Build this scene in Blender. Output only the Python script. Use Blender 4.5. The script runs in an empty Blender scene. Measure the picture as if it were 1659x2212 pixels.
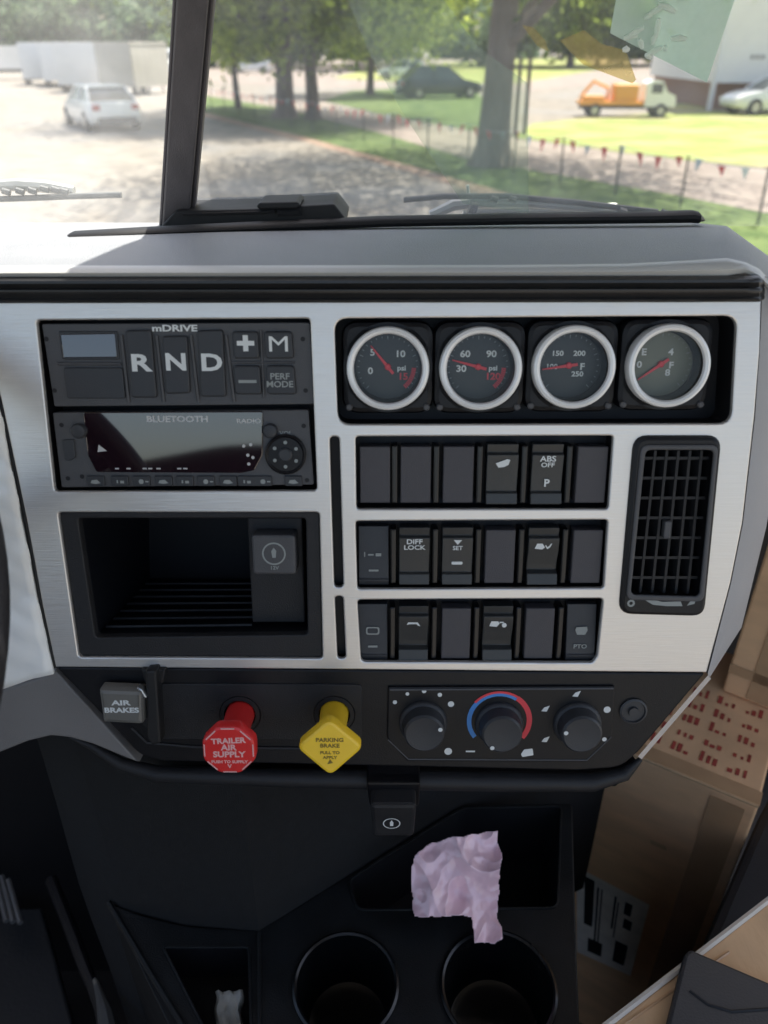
import bpy, bmesh, math, random
from mathutils import Vector, Matrix
from mathutils.geometry import tessellate_polygon
random.seed(7)
sc = bpy.context.scene
COL = sc.collection
PI = math.pi
# ------------------------------------------------------------------ camera
CAMZ = 2.65
PITCH = math.radians(31.3)
FPX = 1662.0                       # focal length in picture units (picture 1659 x 2212)
C0 = Vector((0, 0, CAMZ))
FW = Vector((0, math.cos(PITCH), -math.sin(PITCH)))
UPV = Vector((0, math.sin(PITCH), math.cos(PITCH)))
RT = Vector((1, 0, 0))
cd = bpy.data.cameras.new('camera'); cam = bpy.data.objects.new('camera', cd); COL.objects.link(cam)
cam.location = C0; cam.rotation_euler = (PI/2 - PITCH, 0, 0)
cd.sensor_fit = 'HORIZONTAL'; cd.sensor_width = 36; cd.lens = 36*FPX/1659.0
cd.clip_start = .02; cd.clip_end = 2000
cd.dof.use_dof = True; cd.dof.focus_distance = .62; cd.dof.aperture_fstop = 8
sc.camera = cam
# ------------------------------------------------------------------ light
SUN_EL, SUN_AZ = math.radians(67), math.radians(38)
w = bpy.data.worlds.new("World"); sc.world = w; w.use_nodes = True
nt = w.node_tree; bg = nt.nodes['Background']
sky = nt.nodes.new('ShaderNodeTexSky'); sky.sky_type = 'NISHITA'; sky.sun_disc = False
sky.sun_elevation = SUN_EL; sky.sun_rotation = SUN_AZ; sky.air_density = 1.0; sky.dust_density = 3.0; sky.ozone_density = 1.0
wb = nt.nodes.new('ShaderNodeMix'); wb.data_type = 'RGBA'; wb.blend_type = 'MULTIPLY'; wb.inputs[0].default_value = 1; wb.inputs[7].default_value = (1.06, 1.0, .925, 1)
nt.links.new(sky.outputs[0], wb.inputs[6]); nt.links.new(wb.outputs[2], bg.inputs[0]); bg.inputs[1].default_value = .15
sl = bpy.data.lights.new('sun', 'SUN'); sl.energy = 4.2; sl.angle = math.radians(.5); sl.color = (1, .96, .88)
sun = bpy.data.objects.new('sun', sl); COL.objects.link(sun)
SD = Vector((math.sin(SUN_AZ)*math.cos(SUN_EL), math.cos(SUN_AZ)*math.cos(SUN_EL), math.sin(SUN_EL)))
sun.rotation_euler = SD.to_track_quat('Z', 'Y').to_euler()
sc.view_settings.view_transform = 'Standard'; sc.view_settings.look = 'None'
sc.view_settings.exposure = 1.15; sc.view_settings.gamma = 1
sc.cycles.use_denoising = True
sc.cycles.max_bounces = 8; sc.cycles.transparent_max_bounces = 24
sc.cycles.caustics_reflective = False; sc.cycles.caustics_refractive = False
sc.cycles.sample_clamp_indirect = 6
# ------------------------------------------------------------------ pixel helpers (lay-out measured on the photo, built on real planes)
def ray(u, v): return FW + RT*((u-829.5)/FPX) + UPV*((1106-v)/FPX)
def at_depth(u, v, t): return C0 + ray(u, v)*t
def at_y(u, v, y): d = ray(u, v); return C0 + d*(y/d.y)
def at_z(u, v, z): d = ray(u, v); return C0 + d*((z-CAMZ)/d.z)
def gnd(u, v, z=0.): return at_z(u, v, z)
def hit(u, v, O, N): d = ray(u, v); return C0 + d*((O-C0).dot(N)/d.dot(N))
# dash panel frame
TA = math.radians(15.8)
PX = Vector((1, 0, 0)); PY = Vector((0, math.sin(TA), math.cos(TA))); PZ = Vector((0, -math.cos(TA), math.sin(TA)))
PO = C0 + FW*.54
PM = Matrix((( *[PX.x, PY.x, PZ.x], PO.x), (*[PX.y, PY.y, PZ.y], PO.y), (*[PX.z, PY.z, PZ.z], PO.z), (0, 0, 0, 1)))
def pl(u, v, out=0.):
    P = hit(u, v, PO + PZ*out, PZ) - PO
    return (P.dot(PX), P.dot(PY))
def plist(pts, out=0.): return [pl(u, v, out) for u, v in pts]
# ------------------------------------------------------------------ materials
MATS = {}
def mat(name, col, rough=.5, metal=0., bump=0., bscale=300., var=0., vscale=20., spec=.5, coat=0., stretch=None, sheen=0., detail=3., emit=None):
    if name in MATS: return MATS[name]
    m = bpy.data.materials.new(name); m.use_nodes = True; n = m.node_tree.nodes; l = m.node_tree.links
    b = n['Principled BSDF']
    b.inputs['Base Color'].default_value = (*col, 1); b.inputs['Roughness'].default_value = rough
    b.inputs['Metallic'].default_value = metal; b.inputs['Specular IOR Level'].default_value = spec
    b.inputs['Coat Weight'].default_value = coat; b.inputs['Coat Roughness'].default_value = .05
    b.inputs['Sheen Weight'].default_value = sheen
    tc = n.new('ShaderNodeTexCoord'); mp = n.new('ShaderNodeMapping'); l.new(tc.outputs['Object'], mp.inputs[0])
    if stretch: mp.inputs['Scale'].default_value = stretch
    if var > 0:
        t = n.new('ShaderNodeTexNoise'); t.inputs['Scale'].default_value = vscale; t.inputs['Detail'].default_value = detail
        l.new(mp.outputs[0], t.inputs[0])
        r = n.new('ShaderNodeMapRange'); r.inputs[1].default_value = .3; r.inputs[2].default_value = .7
        r.inputs[3].default_value = 1-var; r.inputs[4].default_value = 1+var; l.new(t.outputs[0], r.inputs[0])
        mx = n.new('ShaderNodeMix'); mx.data_type = 'RGBA'; mx.blend_type = 'MULTIPLY'; mx.inputs[0].default_value = 1
        mx.inputs[6].default_value = (*col, 1); l.new(r.outputs[0], mx.inputs[7]); l.new(mx.outputs[2], b.inputs['Base Color'])
        r2 = n.new('ShaderNodeMapRange'); r2.inputs[3].default_value = max(.02, rough-.1); r2.inputs[4].default_value = min(1, rough+.1)
        l.new(t.outputs[0], r2.inputs[0]); l.new(r2.outputs[0], b.inputs['Roughness'])
    if bump > 0:
        t = n.new('ShaderNodeTexNoise'); t.inputs['Scale'].default_value = bscale; t.inputs['Detail'].default_value = 2
        l.new(mp.outputs[0], t.inputs[0])
        bp = n.new('ShaderNodeBump'); bp.inputs['Strength'].default_value = bump; bp.inputs['Distance'].default_value = .001
        l.new(t.outputs[0], bp.inputs['Height']); l.new(bp.outputs[0], b.inputs['Normal'])
    MATS[name] = m
    return m
def ground_mat(name, c1, c2, s1, c3=None, s2=3., bump=.3, bs=40.):
    m = bpy.data.materials.new(name); m.use_nodes = True; n = m.node_tree.nodes; l = m.node_tree.links
    b = n['Principled BSDF']; b.inputs['Roughness'].default_value = .9; b.inputs['Specular IOR Level'].default_value = .2
    g = n.new('ShaderNodeNewGeometry')
    t = n.new('ShaderNodeTexNoise'); t.inputs['Scale'].default_value = s1; t.inputs['Detail'].default_value = 8; l.new(g.outputs['Position'], t.inputs[0])
    r = n.new('ShaderNodeValToRGB'); r.color_ramp.elements[0].position = .35; r.color_ramp.elements[1].position = .65
    r.color_ramp.elements[0].color = (*c1, 1); r.color_ramp.elements[1].color = (*c2, 1); l.new(t.outputs[0], r.inputs[0])
    out = r.outputs[0]
    if c3:
        t2 = n.new('ShaderNodeTexNoise'); t2.inputs['Scale'].default_value = s2; t2.inputs['Detail'].default_value = 5; l.new(g.outputs['Position'], t2.inputs[0])
        r2 = n.new('ShaderNodeMapRange'); r2.inputs[1].default_value = .48; r2.inputs[2].default_value = .62; l.new(t2.outputs[0], r2.inputs[0])
        mx = n.new('ShaderNodeMix'); mx.data_type = 'RGBA'; l.new(r2.outputs[0], mx.inputs[0]); l.new(out, mx.inputs[6]); mx.inputs[7].default_value = (*c3, 1)
        out = mx.outputs[2]
    l.new(out, b.inputs['Base Color'])
    t3 = n.new('ShaderNodeTexNoise'); t3.inputs['Scale'].default_value = bs; l.new(g.outputs['Position'], t3.inputs[0])
    bp = n.new('ShaderNodeBump'); bp.inputs['Strength'].default_value = bump; bp.inputs['Distance'].default_value = .03
    l.new(t3.outputs[0], bp.inputs['Height']); l.new(bp.outputs[0], b.inputs['Normal'])
    return m
def leaf_mat(name, c1, c2, vs=1.2):
    m = bpy.data.materials.new(name); m.use_nodes = True; n = m.node_tree.nodes; l = m.node_tree.links
    b = n['Principled BSDF']; b.inputs['Roughness'].default_value = .55; b.inputs['Specular IOR Level'].default_value = .3
    g = n.new('ShaderNodeNewGeometry')
    t = n.new('ShaderNodeTexNoise'); t.inputs['Scale'].default_value = vs; t.inputs['Detail'].default_value = 4; l.new(g.outputs['Position'], t.inputs[0])
    ad = n.new('ShaderNodeMath'); ad.operation = 'MULTIPLY_ADD'; l.new(g.outputs['Random Per Island'], ad.inputs[0]); ad.inputs[1].default_value = .5
    l.new(t.outputs[0], ad.inputs[2])
    r = n.new('ShaderNodeValToRGB'); r.color_ramp.elements[0].position = .5; r.color_ramp.elements[1].position = .95
    r.color_ramp.elements[0].color = (*c1, 1); r.color_ramp.elements[1].color = (*c2, 1); l.new(ad.outputs[0], r.inputs[0])
    l.new(r.outputs[0], b.inputs['Base Color'])
    tr = n.new('ShaderNodeBsdfTranslucent'); l.new(r.outputs[0], tr.inputs[0])
    mx = n.new('ShaderNodeMixShader'); mx.inputs[0].default_value = .58
    l.new(b.outputs[0], mx.inputs[1]); l.new(tr.outputs[0], mx.inputs[2]); l.new(mx.outputs[0], n['Material Output'].inputs[0])
    return m
def film_mat(name, col, diff, gloss=.04, rough=.05, tcol=None):
    m = bpy.data.materials.new(name); m.use_nodes = True; n = m.node_tree.nodes; l = m.node_tree.links
    n.remove(n['Principled BSDF'])
    t = n.new('ShaderNodeBsdfTransparent'); t.inputs[0].default_value = (*(tcol or col), 1)
    d = n.new('ShaderNodeBsdfDiffuse'); d.inputs[0].default_value = (*[min(1, c) for c in col], 1)
    tl = n.new('ShaderNodeBsdfTranslucent'); tl.inputs[0].default_value = (*col, 1)
    dd = n.new('ShaderNodeMixShader'); dd.inputs[0].default_value = .5; l.new(d.outputs[0], dd.inputs[1]); l.new(tl.outputs[0], dd.inputs[2])
    g = n.new('ShaderNodeBsdfGlossy'); g.inputs['Roughness'].default_value = rough
    m1 = n.new('ShaderNodeMixShader'); tcf = n.new('ShaderNodeTexCoord'); nz = n.new('ShaderNodeTexNoise'); nz.inputs['Scale'].default_value = 22; nz.inputs['Detail'].default_value = 6; l.new(tcf.outputs['Object'], nz.inputs[0])
    mr = n.new('ShaderNodeMapRange'); mr.inputs[1].default_value = .3; mr.inputs[2].default_value = .7; mr.inputs[3].default_value = diff*.6; mr.inputs[4].default_value = diff*1.4; l.new(nz.outputs[0], mr.inputs[0]); l.new(mr.outputs[0], m1.inputs[0]); l.new(t.outputs[0], m1.inputs[1]); l.new(dd.outputs[0], m1.inputs[2])
    m2 = n.new('ShaderNodeMixShader'); m2.inputs[0].default_value = gloss; l.new(m1.outputs[0], m2.inputs[1]); l.new(g.outputs[0], m2.inputs[2])
    l.new(m2.outputs[0], n['Material Output'].inputs[0])
    return m
SILVER = mat('brushed_silver_paint', (.74, .715, .685), .38, .68, bump=.16, bscale=40, var=.03, vscale=30, stretch=(1, 30, 1))
DASHTOP = mat('grey_dash_skin', (.31, .32, .335), .55, 0, bump=.5, bscale=900, var=.05, vscale=30)
SIDEGREY = mat('grey_side_plastic', (.34, .34, .35), .5, 0, bump=.3, bscale=900, var=.05)
BLACK = mat('black_plastic', (.007, .007, .009), .42, 0, spec=.35, bump=.25, bscale=1200, var=.12, vscale=40)
DARK = mat('charcoal_plastic', (.020, .020, .022), .5, 0, spec=.35, bump=.35, bscale=1100, var=.1, vscale=50)
BLANK = mat('purple_grey_plastic', (.066, .062, .069), .55, 0, bump=.3, bscale=1400, var=.06, vscale=60)
ROCK = mat('rocker_plastic', (.034, .036, .037), .38, 0, bump=.2, bscale=1200, var=.08, vscale=60)
MODULE = mat('module_grey_plastic', (.075, .075, .08), .5, 0, bump=.3, bscale=1200, var=.08, vscale=40)
BUTTON = mat('button_rubber', (.035, .037, .042), .5, 0, bump=.2, bscale=1400, var=.06, vscale=60)
RECESS = mat('recess_black', (.006, .006, .008), .6)
GLOSSB = mat('gloss_black', (.014, .006, .010), .05, 0, spec=1.0, coat=1.)
RIBB = mat('ribbed_black', (.02, .02, .021), .35, 0, var=.1, vscale=30)
CHROME = mat('satin_chrome', (.92, .92, .91), .4, .2)
WHITE = mat('white_print', (.75, .77, .76), .5)
DIMW = mat('grey_print', (.30, .32, .31), .5)
REDP = mat('red_print', (.75, .05, .07), .5)
RED = mat('red_knob_plastic', (.75, .03, .03), .35, 0, var=.06, vscale=60, coat=.2)
PINKP = mat('pink_print', (.85, .5, .48), .5)
YEL = mat('yellow_knob_plastic', (1.0, .64, .03), .38, 0, var=.04, vscale=60, coat=.2)
OLIVEP = mat('olive_print', (.22, .15, .02), .5)
BLUEP = mat('blue_print', (.06, .26, .66), .5)
WRAP = mat('white_protective_film', (.93, .93, .90), .3, 0, bump=1., bscale=30, var=.08, vscale=12, coat=.3)
LOWGREY = mat('warm_grey_plastic', (.20, .19, .185), .55, 0, bump=.3, bscale=1000, var=.05)
CARPET = mat('dark_carpet', (.011, .011, .012), .95, 0, bump=1.5, bscale=1500, var=.3, vscale=130, sheen=.0)
CONSOLE = mat('console_plastic', (.008, .009, .010), .5, 0, spec=.35, bump=.5, bscale=700, var=.35, vscale=25)
CARD = mat('cardboard', (.86, .54, .30), .8, 0, bump=.4, bscale=90, var=.10, vscale=14, stretch=(1, 1, 3))
CARDL = mat('light_cardboard', (.62, .40, .22), .75, 0, bump=.4, bscale=90, var=.10, vscale=10, stretch=(3, 1, 1))
TAPE = mat('packing_tape', (.54, .34, .19), .22, 0, var=.06, vscale=30)
CARDR = mat('cardboard_red_ink', (.42, .07, .05), .8, 0, var=.25, vscale=60)
RUBBER = mat('black_rubber', (.01, .01, .011), .6, 0, var=.1, vscale=40)
PILLAR = mat('pillar_grey', (.10, .092, .098), .6, 0, bump=.4, bscale=500, var=.15, vscale=25, stretch=(3, 3, .6))
FOILP = mat('pink_foil', (.95, .64, .69), .26, .0, coat=.6, spec=.6, var=.05, vscale=25)
STEEL = mat('steel', (.5, .5, .5), .35, .9)
PAPERM = mat('label_paper', (.80, .74, .66), .7, 0, var=.1, vscale=40)
# ------------------------------------------------------------------ object helpers
def empty(name, M=None, parent=None, loc=None, rotz=0):
    o = bpy.data.objects.new(name, None); COL.objects.link(o); o.empty_display_size = .05
    if parent: o.parent = parent
    if M is not None: o.matrix_basis = M
    if loc is not None: o.location = loc
    if rotz: o.rotation_euler = (0, 0, rotz)
    return o
def tag(o, label=None, cat=None, group=None, kind=None):
    if label: o['label'] = label
    if cat: o['category'] = cat
    if group: o['group'] = group
    if kind: o['kind'] = kind
    return o
class G:
    def __init__(s): s.v = []; s.f = []; s.mi = []; s.flat = []
    def add(s, v, f, mi=0):
        k = len(s.v); s.v += [tuple(p) for p in v]; s.f += [tuple(i+k for i in q) for q in f]; s.mi += [mi]*len(f); return s
    def box(s, lo, hi, mi=0):
        x0, y0, z0 = lo; x1, y1, z1 = hi
        return s.add([(x0,y0,z0),(x1,y0,z0),(x1,y1,z0),(x0,y1,z0),(x0,y0,z1),(x1,y0,z1),(x1,y1,z1),(x0,y1,z1)],
              [(0,3,2,1),(4,5,6,7),(0,1,5,4),(1,2,6,5),(2,3,7,6),(3,0,4,7)], mi)
    def hexa(s, b, t, mi=0):   # b and t: 4 corners each (ccw seen from t side)
        return s.add(list(b)+list(t), [(0,3,2,1),(4,5,6,7),(0,1,5,4),(1,2,6,5),(2,3,7,6),(3,0,4,7)], mi)
    def tube(s, pts, r, n=10, mi=0, cap=True):
        pts = [Vector(p) for p in pts]; rs = r if isinstance(r, (list, tuple)) else [r]*len(pts)
        k0 = len(s.v); up = None
        for i, p in enumerate(pts):
            d = (pts[min(i+1, len(pts)-1)] - pts[max(i-1, 0)]).normalized()
            if up is None: up = d.orthogonal().normalized()
            a = (up - d*up.dot(d)); a = a.normalized() if a.length > 1e-6 else d.orthogonal().normalized(); up = a; b = d.cross(a)
            for j in range(n):
                t = 2*PI*j/n; s.v.append(tuple(p + (a*math.cos(t) + b*math.sin(t))*rs[i]))
        for i in range(len(pts)-1):
            for j in range(n):
                s.f.append((k0+i*n+j, k0+i*n+(j+1)%n, k0+(i+1)*n+(j+1)%n, k0+(i+1)*n+j)); s.mi.append(mi)
        if cap:
            s.f.append(tuple(k0+j for j in range(n))[::-1]); s.f.append(tuple(k0+(len(pts)-1)*n+j for j in range(n))); s.mi += [mi, mi]
        return s
    def lathe(s, prof, c=(0, 0), n=40, mi=0, z0=0., sx=1., sy=1.):    # prof: (r, z) around local z
        k0 = len(s.v)
        for r, z in prof:
            for j in range(n):
                t = 2*PI*j/n; s.v.append((c[0]+r*math.cos(t)*sx, c[1]+r*math.sin(t)*sy, z0+z))
        for i in range(len(prof)-1):
            for j in range(n):
                s.f.append((k0+i*n+j, k0+i*n+(j+1)%n, k0+(i+1)*n+(j+1)%n, k0+(i+1)*n+j)); s.mi.append(mi)
        return s
    def poly(s, outer, holes, z0, z1, bev=.0004, mi=0, back=False):
        def area(p): return sum(p[i][0]*p[(i+1) % len(p)][1]-p[(i+1) % len(p)][0]*p[i][1] for i in range(len(p)))/2
        loops = [outer if area(outer) > 0 else outer[::-1]] + [h if area(h) < 0 else h[::-1] for h in holes]
        def inset(p, d):
            out = []; n = len(p)
            for i in range(n):
                a = Vector(p[i-1][:2]); b = Vector(p[i][:2]); c = Vector(p[(i+1) % n][:2])
                e1 = (b-a); e2 = (c-b)
                if e1.length < 1e-9 or e2.length < 1e-9: out.append((b.x, b.y)); continue
                e1.normalize(); e2.normalize()
                n1 = Vector((-e1.y, e1.x)); n2 = Vector((-e2.y, e2.x)); m = n1+n2
                if m.length < 1e-6: out.append((b.x, b.y)); continue
                m.normalize(); k = d/max(.35, m.dot(n1)); q = b+m*k; out.append((q.x, q.y))
            return out
        rings = []
        for p in loops:
            i0 = [len(s.v)+j for j in range(len(p))]; s.v += [(x, y, z0) for x, y in p]
            if bev > 0:
                i1 = [len(s.v)+j for j in range(len(p))]; s.v += [(x, y, z1-bev) for x, y in p]
                q = inset(p, bev*.3); im = [len(s.v)+j for j in range(len(p))]; s.v += [(x, y, z1-bev*.3) for x, y in q]
                q = inset(p, bev); i2 = [len(s.v)+j for j in range(len(p))]; s.v += [(x, y, z1) for x, y in q]
                seq = [i0, i1, im, i2]
            else:
                q = p; i2 = [len(s.v)+j for j in range(len(p))]; s.v += [(x, y, z1) for x, y in p]; seq = [i0, i2]
            n = len(p)
            for A, B in zip(seq, seq[1:]):
                for j in range(n): s.f.append((A[j], A[(j+1) % n], B[(j+1) % n], B[j])); s.mi.append(mi)
            rings.append((q, i2, p, i0))
        for top in ((True, False) if back else (True,)):
            tri = tessellate_polygon([[Vector((x, y, 0)) for x, y in (r[0] if top else r[2])] for r in rings])
            idx = [i for r in rings for i in (r[1] if top else r[3])]
            for t in tri:
                a, b, c = (idx[i] for i in t); A, B, Cc = s.v[a], s.v[b], s.v[c]
                cr = (B[0]-A[0])*(Cc[1]-A[1])-(B[1]-A[1])*(Cc[0]-A[0])
                if abs(cr) < 1e-14: continue
                if (cr < 0) == top: b, c = c, b
                s.flat.append(len(s.f)); s.f.append((a, b, c)); s.mi.append(mi)
        return s
    def build(s, name, m, parent=None, loc=None, M=None, world=None, smooth=True, ang=35):
        me = bpy.data.meshes.new(name)
        off = Vector(loc) if loc is not None else Vector((0, 0, 0))
        me.from_pydata([tuple(Vector(p)-off) for p in s.v], [], s.f)
        for x in (m if isinstance(m, (list, tuple)) else [m]): me.materials.append(x)
        if isinstance(m, (list, tuple)): me.polygons.foreach_set('material_index', s.mi)
        if smooth: me.shade_smooth(); me.set_sharp_from_angle(angle=math.radians(ang))
        if smooth:
            for i_ in s.flat: me.polygons[i_].use_smooth = False
        o = bpy.data.objects.new(name, me); COL.objects.link(o)
        if parent: o.parent = parent
        if M is not None: o.matrix_basis = M
        if loc is not None: o.location = loc
        return o
def rnd(pts, r, n=5):      # round the corners of a polygon
    out = []; N = len(pts); rr = r if isinstance(r, (list, tuple)) else [r]*N
    for i in range(N):
        a = Vector(pts[i-1]); b = Vector(pts[i]); c = Vector(pts[(i+1) % N]); k = rr[i]
        if k <= 0: out.append((b.x, b.y)); continue
        e1 = (a-b); e2 = (c-b); k = min(k, e1.length*.49, e2.length*.49)
        p0 = b+e1.normalized()*k; p2 = b+e2.normalized()*k
        for j in range(n+1):
            t = j/n; q = p0*(1-t)**2 + b*2*t*(1-t) + p2*t*t; out.append((q.x, q.y))
    return out
def rect(cx, cy, w_, h): return [(cx-w_/2, cy-h/2), (cx+w_/2, cy-h/2), (cx+w_/2, cy+h/2), (cx-w_/2, cy+h/2)]
TXC = {}
def text(g, body, size, cx, cy, z, sx=1., bold=0., mi=0, rot=0., th=.00025):
    key = (body, bold)
    if key not in TXC:
        cu = bpy.data.curves.new('t', 'FONT'); cu.body = body; cu.size = 1; cu.align_x = 'CENTER'; cu.align_y = 'CENTER'
        cu.resolution_u = 3; cu.offset = bold; cu.extrude = .5
        o = bpy.data.objects.new('t', cu); COL.objects.link(o)
        me = o.to_mesh(); TXC[key] = ([tuple(v.co) for v in me.vertices], [tuple(p.vertices) for p in me.polygons])
        o.to_mesh_clear(); bpy.data.objects.remove(o); bpy.data.curves.remove(cu)
    vs, fs = TXC[key]; c, s_ = math.cos(rot), math.sin(rot)
    g.add([(cx+(x*sx*c-y*s_)*size, cy+(x*sx*s_+y*c)*size, z+zz*th) for x, y, zz in vs], fs, mi)
def P3(u, v, out): x, y = pl(u, v, out); return (x, y, out)

# ================================================================== SETTING: ground
def flat(name, pix, z, m, lab=None):
    g = G(); pts = [gnd(u, v) for u, v in pix]; g.poly([(p.x, p.y) for p in pts], [], z-.001, z, bev=0)
    o = g.build(name, m, smooth=False); tag(o, kind='structure'); return o
GRAVEL = ground_mat('gravel_dirt', (.19, .17, .14), (.29, .26, .215), 1.3, (.24, .23, .21), .22, .5, 9)
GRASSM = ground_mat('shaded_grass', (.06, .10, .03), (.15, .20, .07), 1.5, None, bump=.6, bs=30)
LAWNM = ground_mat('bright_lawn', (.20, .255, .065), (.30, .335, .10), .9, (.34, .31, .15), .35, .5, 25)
ROADM = ground_mat('pale_road', (.24, .20, .17), (.31, .265, .225), .8, None, bump=.1)
KERBM = ground_mat('red_dirt', (.28, .18, .13), (.36, .27, .20), 2.)
g = G(); g.add([(-500, -300, 0), (500, -300, 0), (500, 900, 0), (-500, 900, 0)], [(0, 1, 2, 3)])
tag(g.build('ground', GRAVEL, smooth=False), kind='structure')
flat('dirt_edge', [(430, 238), (650, 290), (830, 340), (1005, 388), (1200, 440), (1420, 500), (1420, 530), (1180, 460), (1000, 408), (830, 356), (650, 304), (430, 250)], .004, KERBM)
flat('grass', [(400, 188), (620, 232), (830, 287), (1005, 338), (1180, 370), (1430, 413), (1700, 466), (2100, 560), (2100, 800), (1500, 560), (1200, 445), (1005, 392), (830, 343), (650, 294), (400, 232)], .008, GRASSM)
flat('road', [(300, 172), (700, 222), (830, 252), (1030, 288), (1110, 300), (1380, 338), (1700, 372), (2300, 420), (2300, 590), (1700, 470), (1430, 417), (1180, 374), (1005, 342), (830, 291), (620, 236), (300, 183)], .012, ROADM)
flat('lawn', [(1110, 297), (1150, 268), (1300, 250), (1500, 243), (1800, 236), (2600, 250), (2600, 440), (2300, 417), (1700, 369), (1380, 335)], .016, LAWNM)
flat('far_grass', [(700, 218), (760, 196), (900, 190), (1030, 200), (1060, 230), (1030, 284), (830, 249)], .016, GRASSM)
flat('far_lawn', [(720, 168), (800, 150), (1080, 128), (1250, 122), (1300, 150), (1120, 180), (900, 180)], .014, LAWNM)
flat('far_road', [(300, 150), (700, 128), (1300, 116), (2300, 110), (2300, 150), (1500, 160), (1110, 200), (900, 186), (700, 190), (300, 170)], .010, ROADM)
flat('side_lawn', [(1440, 226), (1540, 222), (1800, 224), (1800, 232), (1440, 240)], .020, LAWNM)

# ================================================================== foliage and trees
LEAF1 = leaf_mat('leaves_deep_green', (.045, .085, .015), (.36, .46, .08), .5)
LEAF2 = leaf_mat('leaves_fresh_green', (.09, .16, .025), (.52, .60, .11), .6)
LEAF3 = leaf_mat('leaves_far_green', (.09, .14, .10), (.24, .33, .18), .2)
BARK = mat('bark', (.14, .115, .10), .9, 0, bump=2., bscale=8, var=.3, vscale=5, stretch=(1, 1, .25))
def leaves(g, c, R, rz, n, size, shell=.75, seed=0):
    rr = random.Random(seed); clumps = []
    for _ in range(max(8, n//90)):
        while True:
            p = Vector((rr.uniform(-1, 1), rr.uniform(-1, 1), rr.uniform(-1, 1)))
            if p.length < 1: break
        p = p*(1 - rr.random()*.25) if p.length > .55 else p.normalized()*rr.uniform(.55, 1)
        clumps.append(p)
    for i in range(n):
        cl = clumps[i % len(clumps)]
        p = cl + Vector((rr.gauss(0, .13), rr.gauss(0, .13), rr.gauss(0, .11)))
        q = Vector(c) + Vector((p.x*R, p.y*R, p.z*rz))
        a = Vector((rr.gauss(0, 1), rr.gauss(0, 1), rr.gauss(0, 1))).normalized(); b = a.orthogonal().normalized()
        b = (Matrix.Rotation(rr.uniform(0, 6.28), 3, a) @ b); d = a.cross(b)
        s1 = size*rr.uniform(.6, 1.3); s2 = s1*.55
        g.add([q-b*s1, q+d*s2, q+b*s1, q-d*s2], [(0, 1, 2, 3)])
def tree(name, u, v, tr, R, cz, rz, n, leaf, lm, label, group, fork=True, seed=1, lean=0., pos=None, cat='tree', flare=1.6):
    b = pos if pos else gnd(u, v); rr = random.Random(seed)
    root = empty(name, loc=b); tag(root, label, cat, group)
    g = G(); H = cz
    pts = [(lean*t*H+.06*math.sin(3*t+seed), .05*math.sin(4*t), t*H*.75) for t in (0, .03, .08, .2, .35, .5, .75, 1)]
    rs = [tr*flare, tr*(flare*.5+.55), tr*1.12, tr, tr*.92, tr*.85, tr*.7, tr*.45]
    g.tube(pts, rs, 14)
    for k in range(7 if fork else 3):
        a = rr.uniform(0, 6.28); z0 = H*rr.uniform(.28, .6); L = R*rr.uniform(.5, .85)
        g.tube([(lean*z0, 0, z0), (lean*z0+math.cos(a)*L*.4, math.sin(a)*L*.4, z0+L*.35), (math.cos(a)*L, math.sin(a)*L, z0+L*.6)], [tr*.42, tr*.28, tr*.08], 8)
    g.build('trunk', BARK, root)
    g = G(); leaves(g, (lean*H, 0, cz), R, rz, n, leaf, seed=seed); g.build('crown', lm, root, smooth=False)
    return root
tree('tree', 515, 234, .16, 2.6, 3.9, 2.4, 5000, .13, LEAF2, 'slender young tree with thin trunk, left of the two thick trunks', 'trees beyond the pennant fence', seed=3, flare=1.3)
tree('tree', 620, 254, .38, 7.5, 7.4, 5.4, 20000, .17, LEAF1, 'tree with thick straight trunk behind the fence, just left of a thinner trunk', 'trees beyond the fence', seed=5)
tree('tree', 674, 258, .26, 5.5, 7.2, 5.2, 14000, .17, LEAF1, 'tree with medium trunk standing close to the right of the thick straight one', 'trees beyond the fence', seed=8)
tree('tree', 1064, 358, .38, 7.0, 8.3, 5.5, 26000, .12, LEAF1, 'large near tree with broad flared forked trunk behind the fence', 'trees beyond the fence', seed=12, flare=1.7)
tree('tree', 800, 205, .22, 5.5, 5.6, 4.2, 9000, .17, LEAF2, 'leafy tree with low hanging crown between the two thick trunks and the forked tree', 'trees beyond the fence', seed=31)
tree('tree', 860, 175, .4, 9, 7.5, 6.2, 6000, .5, LEAF2, 'dense leafy tree across the road behind the dark parked car', 'trees across the road', seed=21, pos=gnd(870, 150))
tree('tree', 1230, 165, .4, 9, 8., 6.8, 7000, .5, LEAF1, 'dark green tree rising behind the orange truck', 'trees across the road', seed=22, pos=gnd(1230, 146))
tree('tree', 1440, 165, .4, 8, 7., 6.2, 5000, .5, LEAF2, 'leafy tree between the orange truck and the white building', 'trees across the road', seed=25, pos=gnd(1430, 140))
tree('tree', 790, 165, .35, 7, 7., 5.6, 5000, .45, LEAF1, 'leafy tree over the far road, in the gap between trunks', 'trees across the road', seed=26, pos=gnd(770, 150))
k = 0
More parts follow.
